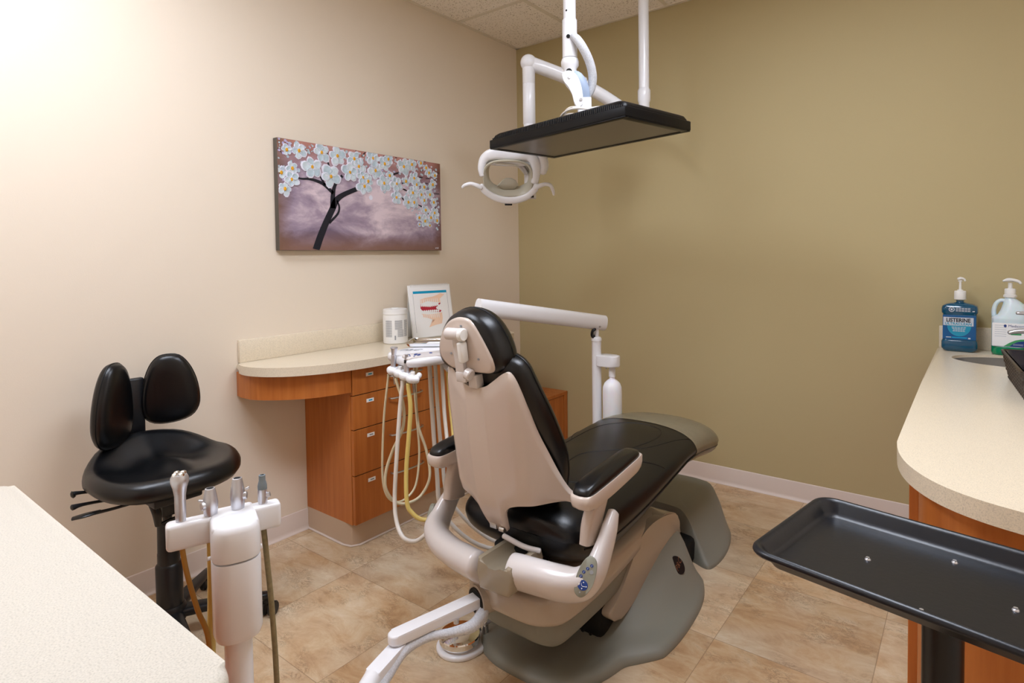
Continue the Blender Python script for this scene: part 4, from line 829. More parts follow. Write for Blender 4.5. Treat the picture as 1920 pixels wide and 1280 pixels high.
def hose(bm, pts, r, n=10): return sweep(bm, pts, r, n=n, smooth=6)
GT = lambda t: BTt @ Matrix.Translation((t, .025, .020))
ins = [(-.066, 'straight', 'silver handpiece with ball-shaped head, leftmost in the upright holder', 'amber'), (-.022, 'wide', 'short silver suction valve left of centre in the upright holder', 'amber2'), (.020, 'wide2', 'tall silver suction valve right of centre in the upright holder', 'white'), (.060, 'thin', 'slim silver valve with grey rubber tip, at right end of holder', 'olive')]
for t, kd, lab, hc in ins:
    T = GT(t); it = thing('dental_handpiece' if kd == 'straight' else 'suction_handpiece', lab, 'dental instrument', tuple(T.translation), 0, None)
    b = BM()
    if kd == 'straight':
        lathe(b, [(0, -.0), (.0075, 0), (.0085, .02), (.0085, .045), (.0105, .058), (.0135, .068), (.0135, .076), (.011, .081), (0, .083)], 24, T); obj('body', b, M['silver'], it)
        b = BM()
        for q in range(4): 
            a = q*PI/2+.5; lathe(b, [(0, .079), (.005, .079), (.005, .084), (.003, .0855), (0, .086)], 12, T @ Matrix.Translation((.0065*math.cos(a), .0065*math.sin(a), 0)))
        obj('push_button', b, M['chrome'], it)
    elif kd.startswith('wide'):
        k = .95 if kd == 'wide' else 1.12
        lathe(b, [(0, 0), (.0105, 0), (.0105, .004), (.0115, .012*k), (.0122, .024*k), (.0105, .036*k), (.0078, .05*k), (.0058, .0505*k), (.0058, .03*k), (0, .03*k)], 24, T); obj('body', b, M['silver'], it)
        b = BM(); sx = -1 if kd == 'wide' else 1
        cyl(b, T @ V((sx*.008, -.004, .022*k)), T @ V((sx*.0145, -.006, .022*k)), .0068, 16, bev=.001); cyl(b, T @ V((sx*.012, -.006, .032*k)), T @ V((sx*.018, -.007, .034*k)), .002, 10); obj('valve', b, M['silver'], it)
        b = BM(); lathe(b, [(0, .0495*k), (.0057, .0495*k)], 20, T); obj('bore', b, M['dark'], it)
    else:
        lathe(b, [(0, 0), (.0075, 0), (.0078, .004), (.0085, .015), (.008, .028), (0, .029)], 20, T)
        cyl(b, T @ V((.006, -.003, .016)), T @ V((.0115, -.005, .018)), .0045, 12); obj('body', b, M['silver'], it)
        b = BM(); lathe(b, [(0, .027), (.0078, .028), (.0080, .034), (.0066, .040), (.0056, .043), (.0056, .053), (.0035, .0535), (.0035, .049), (0, .049)], 20, T); obj('rubber_tip', b, M['knob'], it)
    b = BM(); p = T.translation
    d = lambda a, c, z: (p.x+bx.x*a+by.x*c, p.y+bx.y*a+by.y*c, z)
    if hc == 'amber': hose(b, [d(0, 0, .818), d(.006, 0, .77), d(.02, -.002, .70), d(.035, 0, .64), d(.04, .004, .5), d(.045, .01, .34), d(.07, .02, .22)], .0042); mm_ = M['amber']
    elif hc == 'amber2': hose(b, [d(0, 0, .818), d(0, -.006, .76), d(-.002, -.010, .68), d(-.006, -.006, .60), d(0, 0, .48), d(.03, .01, .33), d(.05, .02, .22)], .0075); mm_ = M['yellow']
    elif hc == 'white': hose(b, [d(0, 0, .818), d(.0, -.012, .72), d(-.01, -.02, .6), d(-.015, -.02, .46), d(.0, .0, .3), d(.01, .01, .22)], .0075); mm_ = M['cream']
    else: hose(b, [d(0, 0, .818), d(.004, 0, .76), d(.010, .004, .66), d(.014, .008, .52), d(.012, .012, .36), d(.0, .015, .22)], .0048); mm_ = M['olivet']
    obj('hose', b, mm_, it)

# ------------------------------------------------------------------ delivery unit (post, bottle, arm, head)
du = thing('delivery_unit', 'white dental delivery arm with post and bottle behind the chair', 'dental delivery unit', (1.15, -.88, 0))
b = BM(); lathe(b, [(0, .06), (.022, .06), (.022, .895), (.0245, .897), (.0245, .908), (.020, .915), (.012, .917), (.012, .955), (0, .955)], 32, Matrix.Translation((1.15, -.88, 0))); obj('post', b, M['white'], du)
b = BM(); box(b, 1.10, 1.22, -1.0, -.82, 0, .07, .015); box(b, 1.13, 1.36, -.92, -.86, .03, .09, .01); obj('post_foot', b, M['basegrey'], du)
A0, A1 = V((.945, -1.475, 1.092)), V((1.165, -.835, .977))
b = BM(); dd = (A1-A0); sd = dd.cross(V((0, 0, 1))).normalized()
sweep(b, [A0, A1], .027, .036, n=36, up=(0, 0, 1), smooth=1, ex=2.5, round_end=False); obj('spring_arm', b, M['white'], du, ang=50)
b = BM()
for t, s_ in ((.06, 1), (.93, 1)):
    c = A0.lerp(A1, t)+V((0, 0, -.020)); b = BM(); cyl(b, c+sd*.022, c+sd*.030, .0045, 12); obj('screw', b, M['steel'], du)
b = BM(); sweep(b, [(1.16, -.905, .955), (1.148, -.91, .945), (1.142, -.905, .925), (1.145, -.89, .915)], .011, .007, n=10); sweep(b, [(.965, -1.42, 1.05), (.955, -1.45, 1.03), (.95, -1.47, 1.0)], .006, n=8); obj('cable', b, M['black'], du)
b = BM(); cyl(b, (.955, -1.468, 1.08), (.955, -1.468, .915), .013, 20); cyl(b, (.955, -1.468, 1.03), (.955, -1.468, 1.01), .020, 20)
sweep(b, [(.955, -1.468, .905), (.93, -1.53, .893), (.89, -1.60, .888), (.84, -1.66, .888)], .016, n=14); obj('head_link', b, M['white'], du)
b = BM(); prism(b, roundrect(1.145, 1.262, -.905, -.835, .030, 6), .782, .832, .005, 3); obj('bottle_bracket', b, M['white'], du)
b = BM(); cyl(b, (1.198, -.875, .782), (1.198, -.875, .768), .003, 8); obj('bracket_pin', b, M['steel'], du)
b = BM(); lathe(b, [(0, .49), (.041, .49), (.0445, .498), (.0445, .665), (.043, .685), (.036, .703), (.024, .715), (.013, .722), (.012, .735), (0, .735)], 40, Matrix.Translation((1.224, -.865, 0))); bo = obj('water_bottle', b, M['bottle'], du)
b = BM(); lathe(b, [(.012, .73), (.0155, .733), (.0155, .768), (.014, .771), (.014, .783), (0, .783)], 28, Matrix.Translation((1.224, -.865, 0))); obj('bottle_cap', b, M['white'], bo)
# head
hpoly = [(.772, -1.80), (.80, -1.812), (.93, -1.853), (.962, -1.84), (.985, -1.79), (.995, -1.68), (.97, -1.58), (.90, -1.53), (.78, -1.53), (.74, -1.57), (.735, -1.66), (.75, -1.77)]
hp2 = cr(hpoly, 3, True); b = BM(); puff(b, hp2, [(0, .898), (.7, .898), (.9, .901), (.98, .909), (1, .919), (.99, .928), (.955, .934), (.8, .9355), (.1, .936)]); hdu = obj('control_head', b, M['white'], du, ang=60)
KT = frame((.925, -1.792, .9375), V((.55, -.835, -.04)), V((.835, .55, -.10))) 
KT = frame((.948, -1.765, .936), V((.32, .945, 0)), V((-.945, .32, .10)))
b = BM(); puff(b, roundrect(-.085, .085, -.030, .030, .012), [(1, -.012), (1, .003), (.95, .006), (.1, .0065)], KT); kk = obj('touchpad', b, M['shellw'], hdu, ang=50)
b = BM()
for k in range(4):
    a = k*PI/2; puff(b, [( .010*math.cos(a+da)*rr_, .010*math.sin(a+da)*rr_) for da, rr_ in ((-.6, .45), (-.5, 1.25), (0, 1.4), (.5, 1.25), (.6, .45))], [(1, .006), (1, .0078), (.1, .0078)], KT @ Matrix.Translation((-.035, 0, 0)))
puff(b, ell(.006, .006, 16, .02, .004), [(1, .006), (1, .0078), (.1, .0078)], KT)
for x, y in ((-.062, .010), (-.066, -.006), (-.055, -.018)): puff(b, ell(.003, .003, 10, x, y), [(1, .006), (1, .0078), (.1, .0078)], KT)
obj('key', b, M['blue'], kk, ang=50)
b = BM(); text_bm(b, 'P&C', .042, frame((.80, -1.715, .9372), V((.80, .60, 0)), V((-.60, .80, 0))), shear=.5); obj('head_logo', b, M['txtg'], hdu, smooth=False)
b = BM(); sweep(b, [(.80, -1.74, .885), (.835, -1.77, .872), (.86, -1.785, .862)], .014, n=12); cyl(b, (.80, -1.735, .89), (.80, -1.735, .87), .018, 20)
sweep(b, [(.865, -1.60, .885), (.95, -1.66, .872), (1.02, -1.70, .872)], .011, n=12); obj('holder_bar', b, M['white'], du)
# umbilical tubes down to the chair base
for nm, P, r_ in (('umbilical_tube', [(.853, -1.662, .885), (.855, -1.662, .857), (.862, -1.661, .713), (.880, -1.658, .458), (.900, -1.64, .28), (1.0, -1.50, .12), (1.12, -1.2, .05), (1.16, -1.0, .04)], .0085), ('umbilical_tube', [(.872, -1.652, .885), (.875, -1.650, .854), (.884, -1.650, .699), (.900, -1.646, .513), (.918, -1.62, .33), (1.02, -1.46, .13), (1.14, -1.2, .055), (1.18, -1.0, .045)], .0075)):
    b = BM(); hose(b, P, r_); obj(nm, b, M['tubew'], du)
# four holders (white knuckles) and instruments with looping hoses
H4 = [((.800, -1.797, .872), (.787, -1.812, .86)), ((.845, -1.803, .868), (.845, -1.815, .855)), ((.880, -1.806, .862), (.878, -1.819, .848)), ((.925, -1.812, .858), (.918, -1.827, .843))]
loops = [
 [(0.787, -1.812, 0.841), (0.776, -1.827, 0.689), (0.773, -1.837, 0.489), (0.785, -1.832, 0.403), (0.796, -1.8, 0.364), (0.797, -1.749, 0.357), (0.799, -1.696, 0.396), (0.794, -1.67, 0.514), (0.784, -1.671, 0.654), (0.776, -1.673, 0.78), (.78, -1.675, .89)],
 [(0.844, -1.819, 0.836), (0.866, -1.807, 0.744), (0.864, -1.812, 0.66), (0.82, -1.823, 0.575), (0.8, -1.841, 0.496), (0.8, -1.844, 0.431), (0.812, -1.813, 0.372), (0.826, -1.765, 0.353), (0.831, -1.698, 0.362), (0.844, -1.662, 0.43), (0.816, -1.653, 0.528), (0.79, -1.668, 0.626), (0.78, -1.67, 0.773), (.79, -1.665, .89)],
 [(0.878, -1.819, 0.834), (0.871, -1.828, 0.743), (0.871, -1.847, 0.579), (0.866, -1.857, 0.418), (0.888, -1.869, 0.337), (0.932, -1.876, 0.293), (0.968, -1.85, 0.28), (1.003, -1.822, 0.311), (1.02, -1.77, 0.34), (.99, -1.70, .5), (.93, -1.66, .7), (.90, -1.64, .88)],
 [(0.918, -1.827, 0.827), (0.925, -1.825, 0.75), (0.921, -1.832, 0.648), (0.915, -1.842, 0.521), (0.926, -1.851, 0.41), (0.942, -1.841, 0.372), (0.967, -1.822, 0.349), (0.998, -1.799, 0.352), (1.03, -1.75, 0.38), (1.0, -1.68, .55), (.94, -1.64, .75), (.92, -1.63, .88)]]
CP = V((2.5554791, -3.2441861, 1.297))
def nearer(v, k=.972): return tuple(CP+(V(v)-CP)*k)
H4 = [(nearer(a), nearer(c)) for a, c in H4]; loops = [[nearer(v, .972 if i < len(P)-2 else .99) for i, v in enumerate(P)] for P in loops]
labs = ['dental syringe with silver angled head, leftmost under the delivery head', 'dental handpiece hose with cream loop, second from the left under the delivery head', 'dental handpiece with black band and thick white hose under the delivery head', 'dental handpiece holding the thick yellow hose, rightmost under the delivery head']
hm = [M['cream'], M['cream'], M['tubew'], M['yellow']]; hr_ = [.0042, .0055, .0075, .0078]
for i, (P, lab) in enumerate(zip(loops, labs)):
    (c, q) = H4[i]; c = V(c)
    it = thing('dental_syringe' if i == 0 else 'dental_handpiece', lab, 'dental instrument', tuple(c))
    b = BM(); hose(b, [(P[0][0], P[0][1], P[0][2]+.01)]+P, hr_[i]); obj('hose', b, hm[i], it, ang=180)
    b = BM(); cyl(b, c+V((-.003, .01, -.055)), c+V((0, .004, -.012)), .0055, 14); obj('hose_collar', b, M['steel'], it)
    if i == 0:
        b = BM(); cyl(b, c+V((0, .0, .010)), c+V((.004, 0, .055)), .0095, 18); cyl(b, c+V((.004, 0, .055)), c+V((.008, 0, .082)), .0075, 18, r2=.013); box(b, c.x-.006, c.x+.02, c.y-.008, c.y+.008, c.z+.078, c.z+.086, .002); obj('body', b, M['silver'], it)
    elif i == 2:
        b = BM(); cyl(b, c+V((.004, 0, .0)), c+V((.006, 0, .045)), .011, 18, r2=.009); cyl(b, c+V((.006, 0, .056)), c+V((.007, 0, .078)), .0065, 18, bev=.001); obj('body', b, M['silver'], it)
        b = BM(); cyl(b, c+V((.006, 0, .045)), c+V((.0065, 0, .056)), .0092, 18); obj('black_band', b, M['black'], it)
    else:
        b = BM(); cyl(b, c+V((0, .0, -.01)), c+V((.002, 0, .022)), .009, 16, r2=.007); obj('body', b, M['whitem'], it)
for i, (c, q) in enumerate(H4):
    c = V(c); b = BM()
    sweep(b, [c+V((-.020, .016, .004)), c+V((-.010, -.006, 0)), c+V((.008, -.012, -.002)), c+V((.024, .004, -.006))], [.010, .013, .0145, .011], n=14, ex=2.3)
    sweep(b, [c+V((0, -.010, 0)), c+V((.01, .014, .002)), c+V((.002, .03, .006))], .010, n=12)
    obj('instrument_holder', b, M['white'], du, ang=180)
# instrument tray on the head
TT = frame((.785, -1.545, .9375), V((.80, .60, 0)), V((-.60, .80, 0)))
b = BM(); puff(b, roundrect(-.125, .125, -.085, .085, .025), [(0, .0), (.9, .0), (.93, .003), (.98, .012), (1, .013), (1, .0145), (.97, .0145), (.915, .004), (.88, .002), (0, .002)], TT)
o = obj('instrument_tray', b, M['chrome'], ang=50); tag(o, 'shallow polished steel tray resting on the delivery head', 'tray'); setorigin(o, TT.translation)
b = BM(); puff(b, roundrect(-.03, .05, -.03, .035, .008), [(0, 0), (.97, 0), (1, .001), (.9, .0025), (0, .002)], TT @ Matrix.Translation((-.02, 0, .0022)))
o = obj('paper_sleeve', b, M['paper'], ang=50); tag(o, 'small white paper sleeve lying in the steel tray', 'paper packet'); setorigin(o, TT.translation)

# ------------------------------------------------------------------ foot control
fcn = thing('foot_control', 'round chrome foot pedal on a white base beside the chair', 'foot pedal', (1.205, -1.875, 0))
b = BM(); out = []
for i in range(36):
    th = 2*PI*i/36; r = .078+.022*max(0, math.cos(th-R(60)))**3; out.append((r*math.cos(th), r*math.sin(th)))
puff(b, out, [(0, 0), (.97, 0), (1, .003), (1, .010), (.97, .014), (.9, .015), (0, .015)], Matrix.Translation((1.205, -1.875, 0))); obj('base', b, M['white'], fcn, ang=50)
b = BM(); lathe(b, [(.058, .015), (.058, .022), (.066, .024), (.068, .028), (.068, .044), (.066, .048), (.0, .062)], 48, Matrix.Translation((1.205, -1.875, 0))); obj('pedal', b, M['chrome'], fcn, ang=25)
b = BM(); cyl(b, (1.253, -1.80, .013), (1.253, -1.80, .052), .009, 16); cyl(b, (1.253, -1.80, .05), (1.253, -1.80, .064), .005, 12); cyl(b, (1.215, -1.79, .013), (1.215, -1.79, .05), .006, 12)
obj('fitting', b, M['steel'], fcn)
b = BM(); sweep(b, [(1.253, -1.80, .058), (1.27, -1.76, .06), (1.32, -1.72, .06), (1.38, -1.69, .05)], .005, n=8); obj('hose', b, M['txtg'], fcn)
# ------------------------------------------------------------------ ceiling television
TC = V((1.267, -1.166, 1.77)); TR = R(-12)
tv = thing('ceiling_television', 'black flat television hung face down from a white ceiling pole', 'television', (TC.x, TC.y, TC.z), 0)
TT = Matrix.Translation(TC) @ Matrix.Rotation(TR, 4, 'Z')
hx, hy = .386, .196
b = BM(); box(b, -hx, hx, -hy, hy, .004, .040, .004, 3, T=TT); obj('casing', b, M['tv'], tv)
b = BM()
for a in ((-hx+.002, hx-.002, -hy+.002, -hy+.022), (-hx+.002, hx-.002, hy-.026, hy-.002), (-hx+.002, -hx+.030, -hy+.02, hy-.02), (hx-.030, hx-.002, -hy+.02, hy-.02)): box(b, *a, 0, .006, .0015, T=TT)
obj('bezel', b, M['tv'], tv)
b = BM(); box(b, -hx+.03, hx-.03, -hy+.022, hy-.026, .0025, .0045, T=TT); obj('screen', b, M['screen'], tv, smooth=False)
b = BM(); puff(b, roundrect(-hx+.006, hx-.006, -hy+.006, hy-.006, .02), [(1, .036), (1, .044), (.975, .058), (.93, .066), (.8, .072), (.5, .076), (0, .077)], TT); bk = obj('back_cover', b, M['tv'], tv, ang=60)
b = BM()
for i in range(76):
    x = -hx+.02+i*(2*hx-.04)/75
    k = 1-abs(x/hx)**6
    box(b, x-.0022, x+.0022, -hy+.0035, -hy+.020, .040, .042+.017*k, T=TT)
obj('vent_rib', b, M['black'], bk, smooth=False)
px, py = 1.228, -1.203
UP = .088
b = BM(); lathe(b, [(.026, 2.22), (.026, H)], 32, Matrix.Translation((px, py, 0))); lathe(b, [(0, H-.03), (.05, H-.03), (.06, H-.002), (0, H-.002)], 32, Matrix.Translation((px, py, 0)))
obj('ceiling_pole', b, M['white'], tv)
b = BM(); lathe(b, [(.0, 2.02), (.0305, 2.02), (.0305, 2.172), (.028, 2.175), (0, 2.175)], 32, Matrix.Translation((px, py, UP)))
lathe(b, [(0, 1.955), (.027, 1.955), (.027, 1.975), (.036, 1.988), (.037, 2.004), (.033, 2.016), (.0, 2.018)], 32, Matrix.Translation((px, py, UP)))
lathe(b, [(.026, 1.925), (.026, 1.975)], 32, Matrix.Translation((px, py, UP))); obj('pole_collar', b, M['white'], tv, ang=50)
b = BM(); cyl(b, (px+.012, py-.026, 1.957+UP), (px+.013, py-.0285, 1.957+UP), .0125, 20); obj('pole_hole', b, M['dark'], tv); b = BM(); cyl(b, (px+.012, py-.0285, 2.098+UP), (px+.0125, py-.0315, 2.098+UP), .008, 16); obj('pole_hole', b, M['dark'], tv); b = BM(); cyl(b, (px+.002, py-.025, 2.205+UP), (px+.002, py-.0265, 2.205+UP), .004, 12); obj('pole_hole', b, M['dark'], tv)
# articulated bracket: two curved cheeks with a blue-grey cover
def cheek(off):
    prof = [(-.004, 1.960), (.020, 1.952), (.038, 1.928), (.050, 1.89), (.055, 1.850), (.052, 1.822), (.038, 1.812), (.022, 1.822), (.012, 1.862), (-.004, 1.895), (-.024, 1.92), (-.028, 1.948)]
    return cr(prof, 3, True)
rt = V((.80, .60, 0)); tw = V((-.60, .80, 0))
AT = Matrix(((rt.x, 0, tw.x, px), (rt.y, 0, tw.y, py), (0, 1, 0, UP), (0, 0, 0, 1)))   # local (right, z, depth)
b = BM(); prism(b, cheek(0), -.036, -.024, .003, 3, T=AT @ Matrix.Translation((-.006, 0, 0))); prism(b, cheek(0), .014, .026, .003, 3, T=AT @ Matrix.Translation((.004, 0, 0)))
obj('tilt_bracket', b, M['white'], tv, ang=50)
b = BM()
cv = [(.000, 1.949), (.014, 1.944), (.026, 1.922), (.036, 1.885), (.038, 1.852), (.078, 1.850), (.076, 1.89), (.064, 1.925), (.046, 1.952), (.020, 1.964)]
prism(b, cr(cv, 2, True), -.022, .014, .003, 2, T=AT); obj('joint_cover', b, M['bluegrey'], tv, ang=50)
b = BM(); box(b, .030, .085, 1.740, 1.856, -.024, .022, .004, T=AT); c_ = AT @ V((.055, 0, 0)); lathe(b, [(0, 1.838), (.05, 1.838), (.055, 1.845), (.03, 1.856), (0, 1.858)], 32, Matrix.Translation((c_.x, c_.y, 0))); obj('mount_block', b, M['white'], tv)
b = BM()
for u, z in ((-.006, 1.932), (.040, 1.842)):
    b = BM(); cyl(b, AT @ V((u, z, -.036)), AT @ V((u, z, -.041)), .006, 14); obj('bolt', b, M['steel'], tv)
b = BM(); P = [AT @ V(p) for p in ((.008, 2.098, -.030), (.024, 2.082, -.046), (.050, 2.045, -.046), (.078, 1.995, -.026), (.092, 1.945, -.004), (.088, 1.90, .012), (.070, 1.86, .02))]
sweep(b, P, [.012, .017, .018, .018, .018, .017, .012], n=18); obj('braided_sleeve', b, M['braid'], tv, ang=180)
b = BM()
for k, (rr_, zz) in enumerate(((.098, 1.880), (.085, 1.890), (.092, 1.866))):
    P = [(c_.x+rr_*math.cos(a)+.005*k, c_.y+rr_*.85*math.sin(a), zz+.006*math.sin(3*a+k)) for a in [i*2*PI/16 for i in range(17)]]; sweep(b, P, .0045, n=8, smooth=3, round_end=False)
obj('coiled_cable', b, M['tubew'], tv, ang=180)

# ------------------------------------------------------------------ ceiling examination light
lx, ly = 1.205, -.475
el = thing('examination_light', 'white dental examination light with looped handles on a ceiling pole', 'dental light', (lx, ly, 2.0))
b = BM(); lathe(b, [(.0265, 2.10), (.0265, H)], 32, Matrix.Translation((lx, ly, 0))); lathe(b, [(.0265, 2.15), (.0325, 2.138), (.0325, 2.09), (.0275, 2.075), (.0275, 1.93), (.02, 1.92), (0, 1.92)], 32, Matrix.Translation((lx, ly, 0))); lathe(b, [(0, H-.04), (.07, H-.035), (.08, H-.002), (0, H-.002)], 32, Matrix.Translation((lx, ly, 0)))
obj('ceiling_pole', b, M['white'], el, ang=50)
K = V((.790, -.905, 2.255)); L0 = V((1.19, -.50, 1.965)); Mi = V((1.075, -.665, 2.165))
b = BM(); sweep(b, [K, (.897, -.787, 2.205), (.985, -.705, 2.158)], [.034, .036, .037], [.034, .033, .035], n=24, ex=2.4, smooth=3); 
sweep(b, [(.965, -.725, 2.168), (1.06, -.63, 2.10), (1.19, -.50, 1.985)], [.031, .032, .030], n=20, smooth=4); obj('balance_arm', b, M['white'], el, ang=180)
b = BM(); lathe(b, [(0 if i in (0, 12) else .041*math.sin(PI*i/12), -.041*math.cos(PI*i/12)) for i in range(13)], 28, Matrix.Translation(K)); 
lathe(b, [(.0295, -.66), (.0285, -.30), (.0295, -.10), (.0295, -.098), (.031, -.096), (.0315, 0)], 28, Matrix.Translation((K.x, K.y, K.z-.01))); 
sweep(b, [(K.x, K.y, K.z-.09), (K.x, K.y, K.z-.3)], .031, n=28, smooth=1); obj('drop_tube', b, M['white'], el, ang=50)
# lamp head, local frame: x right in the head, y up-ish tilt, z along beam (towards chair)
hc = V((.752, -1.030, 1.690))
hx_ = V((.80, .58, -.02)).normalized(); hz_ = V((.52, -.72, -.46)); HTm = frame(hc, hx_, hz_.cross(hx_))   # z = outward to camera side
HL = lambda x, y, z=0: HTm @ V((x, y, z))
# tube down to yoke
b = BM(); top = V((K.x, K.y, 1.60)); 
sweep(b, [(K.x+.02, K.y+.01, 1.64+.21), HL(.16, .10, -.02), HL(.172, .05, -.01), HL(.165, .015, 0)], [.02, .022, .024, .020], n=16); sweep(b, [(K.x, K.y, 1.95), (K.x+.01, K.y, 1.87), HL(.15, .12, -.02)], [.026, .024, .02], n=16); obj('yoke', b, M['white'], el, ang=180)
b = BM(); sweep(b, [HL(-.125, .005, .015), HL(-.128, .045, .010), HL(-.11, .088, .0), HL(-.06, .108, 0), HL(.04, .106, 0), HL(.10, .100, 0), HL(.128, .07, .006), HL(.134, .02, .012), HL(.128, -.03, .018)], [.014, .017, .022, .028, .028, .026, .024, .022, .018], [.012, .013, .014, .014, .014, .014, .014, .013, .012], n=18, up=tuple(hz_.normalized())); obj('head_frame', b, M['white'], el, ang=180)
b = BM(); sweep(b, [HL(-.13, .062, -.008), HL(-.08, .078, -.02), HL(0, .078, -.02), HL(.07, .066, -.01), HL(.115, .06, 0)], [.004, .034, .038, .022, .004], [.004, .012, .014, .008, .003], n=16, up=tuple(hz_.normalized())); obj('head_hood', b, M['white'], el, ang=180)
b = BM(); box(b, .055, .115, .062, .080, -.035, -.01, .003, T=HTm); obj('lamp_vent', b, M['dark'], el)
# inner grey bowl: open ring
ri, ro = [], []
def ellp(a, c, z, cy, n=40, sup=2.2): return [HL(a*math.copysign(abs(math.cos(2*PI*i/n))**(2/sup), math.cos(2*PI*i/n)), cy+c*math.copysign(abs(math.sin(2*PI*i/n))**(2/sup), math.sin(2*PI*i/n)), z) for i in range(n)]
b = BM(); rings_mesh(b, [ellp(.122, .094, .018, -.008, sup=2.9), ellp(.119, .090, .024, -.008, sup=2.9), ellp(.113, .083, .022, -.008, sup=2.9), ellp(.100, .072, -.035, -.004, sup=2.7), ellp(.098, .069, -.042, -.004, sup=2.7), ellp(.104, .075, -.040, -.004, sup=2.7), ellp(.122, .094, .018, -.008, sup=2.9)], cap=False); obj('lamp_bowl', b, M['lampgrey'], el, ang=60)
# lower rim with handles
b = BM(); P = []; 
rim_ = [(-.134, -.040), (-.115, -.068), (-.075, -.098), (-.03, -.114), (.01, -.118), (.05, -.113), (.095, -.094), (.128, -.062), (.140, -.035)]
sweep(b, [HL(x, y, .028) for x, y in rim_], [.014, .016, .017, .018, .018, .018, .017, .016, .013], [.010]*9, n=16, up=tuple(hz_.normalized()), ex=2.4); rm = obj('lower_rim', b, M['white'], el, ang=180)
b = BM(); box(b, -.018, .018, -.142, -.132, .016, .036, .002, T=HTm); box(b, .088, .125, -.100, -.088, .018, .036, .002, T=HTm @ Matrix.Rotation(0, 4, 'Z')); obj('rim_switch', b, M['black'], rm)
for sg in (-1, 1):
    b = BM(); sweep(b, [HL(sg*.128, -.052, .03), HL(sg*.155, -.038, .034), HL(sg*.180, -.030, .036), HL(sg*.205, -.036, .036), HL(sg*.218, -.062 if sg > 0 else -.045, .036), HL(sg*.222, -.085 if sg > 0 else -.052, .036)], [.012, .011, .0095, .009, .008, .005], n=14); obj('handle', b, M['white'], el, ang=180)
b = BM(); sweep(b, [HL(-.03, .055, -.04), HL(.02, .050, -.045), HL(.06, .03, -.05), HL(.085, -.005, -.05)], [.012, .028, .03, .02], [.006, .010, .012, .010], n=14); obj('bulb_shield', b, M['silver'], el, ang=180)
b = BM(); sweep(b, [HL(-.06, .058, -.01), HL(0, .052, -.01), HL(.05, .045, -.012)], [.01, .014, .008], [.004, .004, .004], n=12); sweep(b, [HL(.02, .06, -.06), HL(.08, .05, -.062), HL(.11, .01, -.06), HL(.105, -.03, -.055)], [.006, .006, .006, .006], [.02, .02, .02, .015], n=10); obj('reflector', b, M['shutter'], el, ang=180)
b = BM(); sweep(b, [HL(.0, .062, -.045), HL(.04, .055, -.048), HL(.065, .035, -.05)], [.012, .018, .014], [.004]*3, n=12); obj('amber_filter', b, M['amberglass'], el, ang=180)
b = BM(); puff(b, [(-.058, -.060), (-.045, -.048), (-.030, -.030), (-.012, -.022), (.015, -.022), (.035, -.034), (.048, -.056), (.03, -.075), (-.03, -.078)], [(.98, -.030), (1, -.026), (1, -.018), (.95, -.015), (0, -.014)], HTm); obj('lower_shield', b, M['lampgrey'], el, ang=60)

# ------------------------------------------------------------------ operator stool
SX, SY = .370, -2.425
st = thing('saddle_stool', 'black padded saddle stool on casters with a split two-lobe backrest', 'stool', (SX, SY, 0))
def ST(x, y, z): return V((SX+x, SY+y, z))
so = [(.225, -.02), (.222, .06), (.185, .145), (.11, .200), (.02, .222), (-.07, .215), (-.15, .175), (-.205, .11), (-.228, .0), (-.205, -.11), (-.15, -.175), (-.07, -.215), (.02, -.222), (.11, -.205), (.18, -.155), (.212, -.09)]
so = cr(so, 3, True)
def saddle(x, y, z):
    r = math.hypot(x/.23, y/.22)
    k = .060*ss(-.05, -.23, x)*(1) - .012*ss(.0, .22, x)                     # raised rear
    k += -.028*math.exp(-((x+.05)/.13)**2-((abs(y)-.10)/.085)**2)*(1 if z > .02 else 0)
    k += .018*math.exp(-((x-.07)/.10)**2-(y/.055)**2)*(1 if z > .02 else 0)  # pommel
    return k*(.35 if z <= .005 else 1)
b = BM(); puff(b, so, [(0, 0), (.6, 0), (.86, .004), (.95, .012), (1.0, .030), (1.0, .044), (.965, .060), (.92, .070), (.86, .074), (.78, .072), (.68, .070), (.58, .069), (.48, .068), (.38, .068), (.28, .068), (.18, .068), (.08, .068), (0, .068)], Matrix.Translation((SX, SY, .558)), fz=saddle, centre=(0, 0))
sc_ = obj('seat', b, M['leather'], st, ang=180)
lob = [(.0, .125), (.035, .12), (.062, .09), (.082, .045), (.092, -.005), (.090, -.045), (.068, -.075), (.02, -.088), (-.03, -.085), (-.058, -.062), (-.066, -.02), (-.06, .04), (-.045, .09), (-.025, .117)]
lob = cr(lob, 3, True)
for sg in (1, -1):
    nrm = V((.95, -sg*.42, .06)); wx = V((sg*0+.40*1, sg*1.0, 0)) if sg > 0 else V((.40, -1.0, 0))
    an = R(24) if sg > 0 else R(40)
    o = ST(-.215, .090, .800) if sg > 0 else ST(-.180, -.086, .775)
    tx = V((math.sin(an), sg*math.cos(an), 0)); zz = V((.08, 0, 1)).normalized(); nn = V((math.cos(an), -sg*math.sin(an), -.08)).normalized()
    sx_, sy_ = (1.18, 1.22) if sg > 0 else (1.12, 1.40)
    m_ = Matrix((tx*sx_, zz*sy_, nn)).transposed().to_4x4(); m_.translation = o
    b = BM(); puff(b, lob, [(0, -.022), (.7, -.022), (.9, -.018), (.97, -.010), (1, .0), (.985, .012), (.93, .022), (.8, .028), (.5, .030), (0, .030)], m_)
    obj('backrest_pad', b, M['leather'], st, ang=180)
    b = BM(); sweep(b, [m_ @ V((p[0]*.992, p[1]*.992, .004)) for p in lob]+[m_ @ V((lob[0][0]*.992, lob[0][1]*.992, .004))], .003, n=6, smooth=1, round_end=False); obj('backrest_piping', b, M['seam'], st, ang=180)
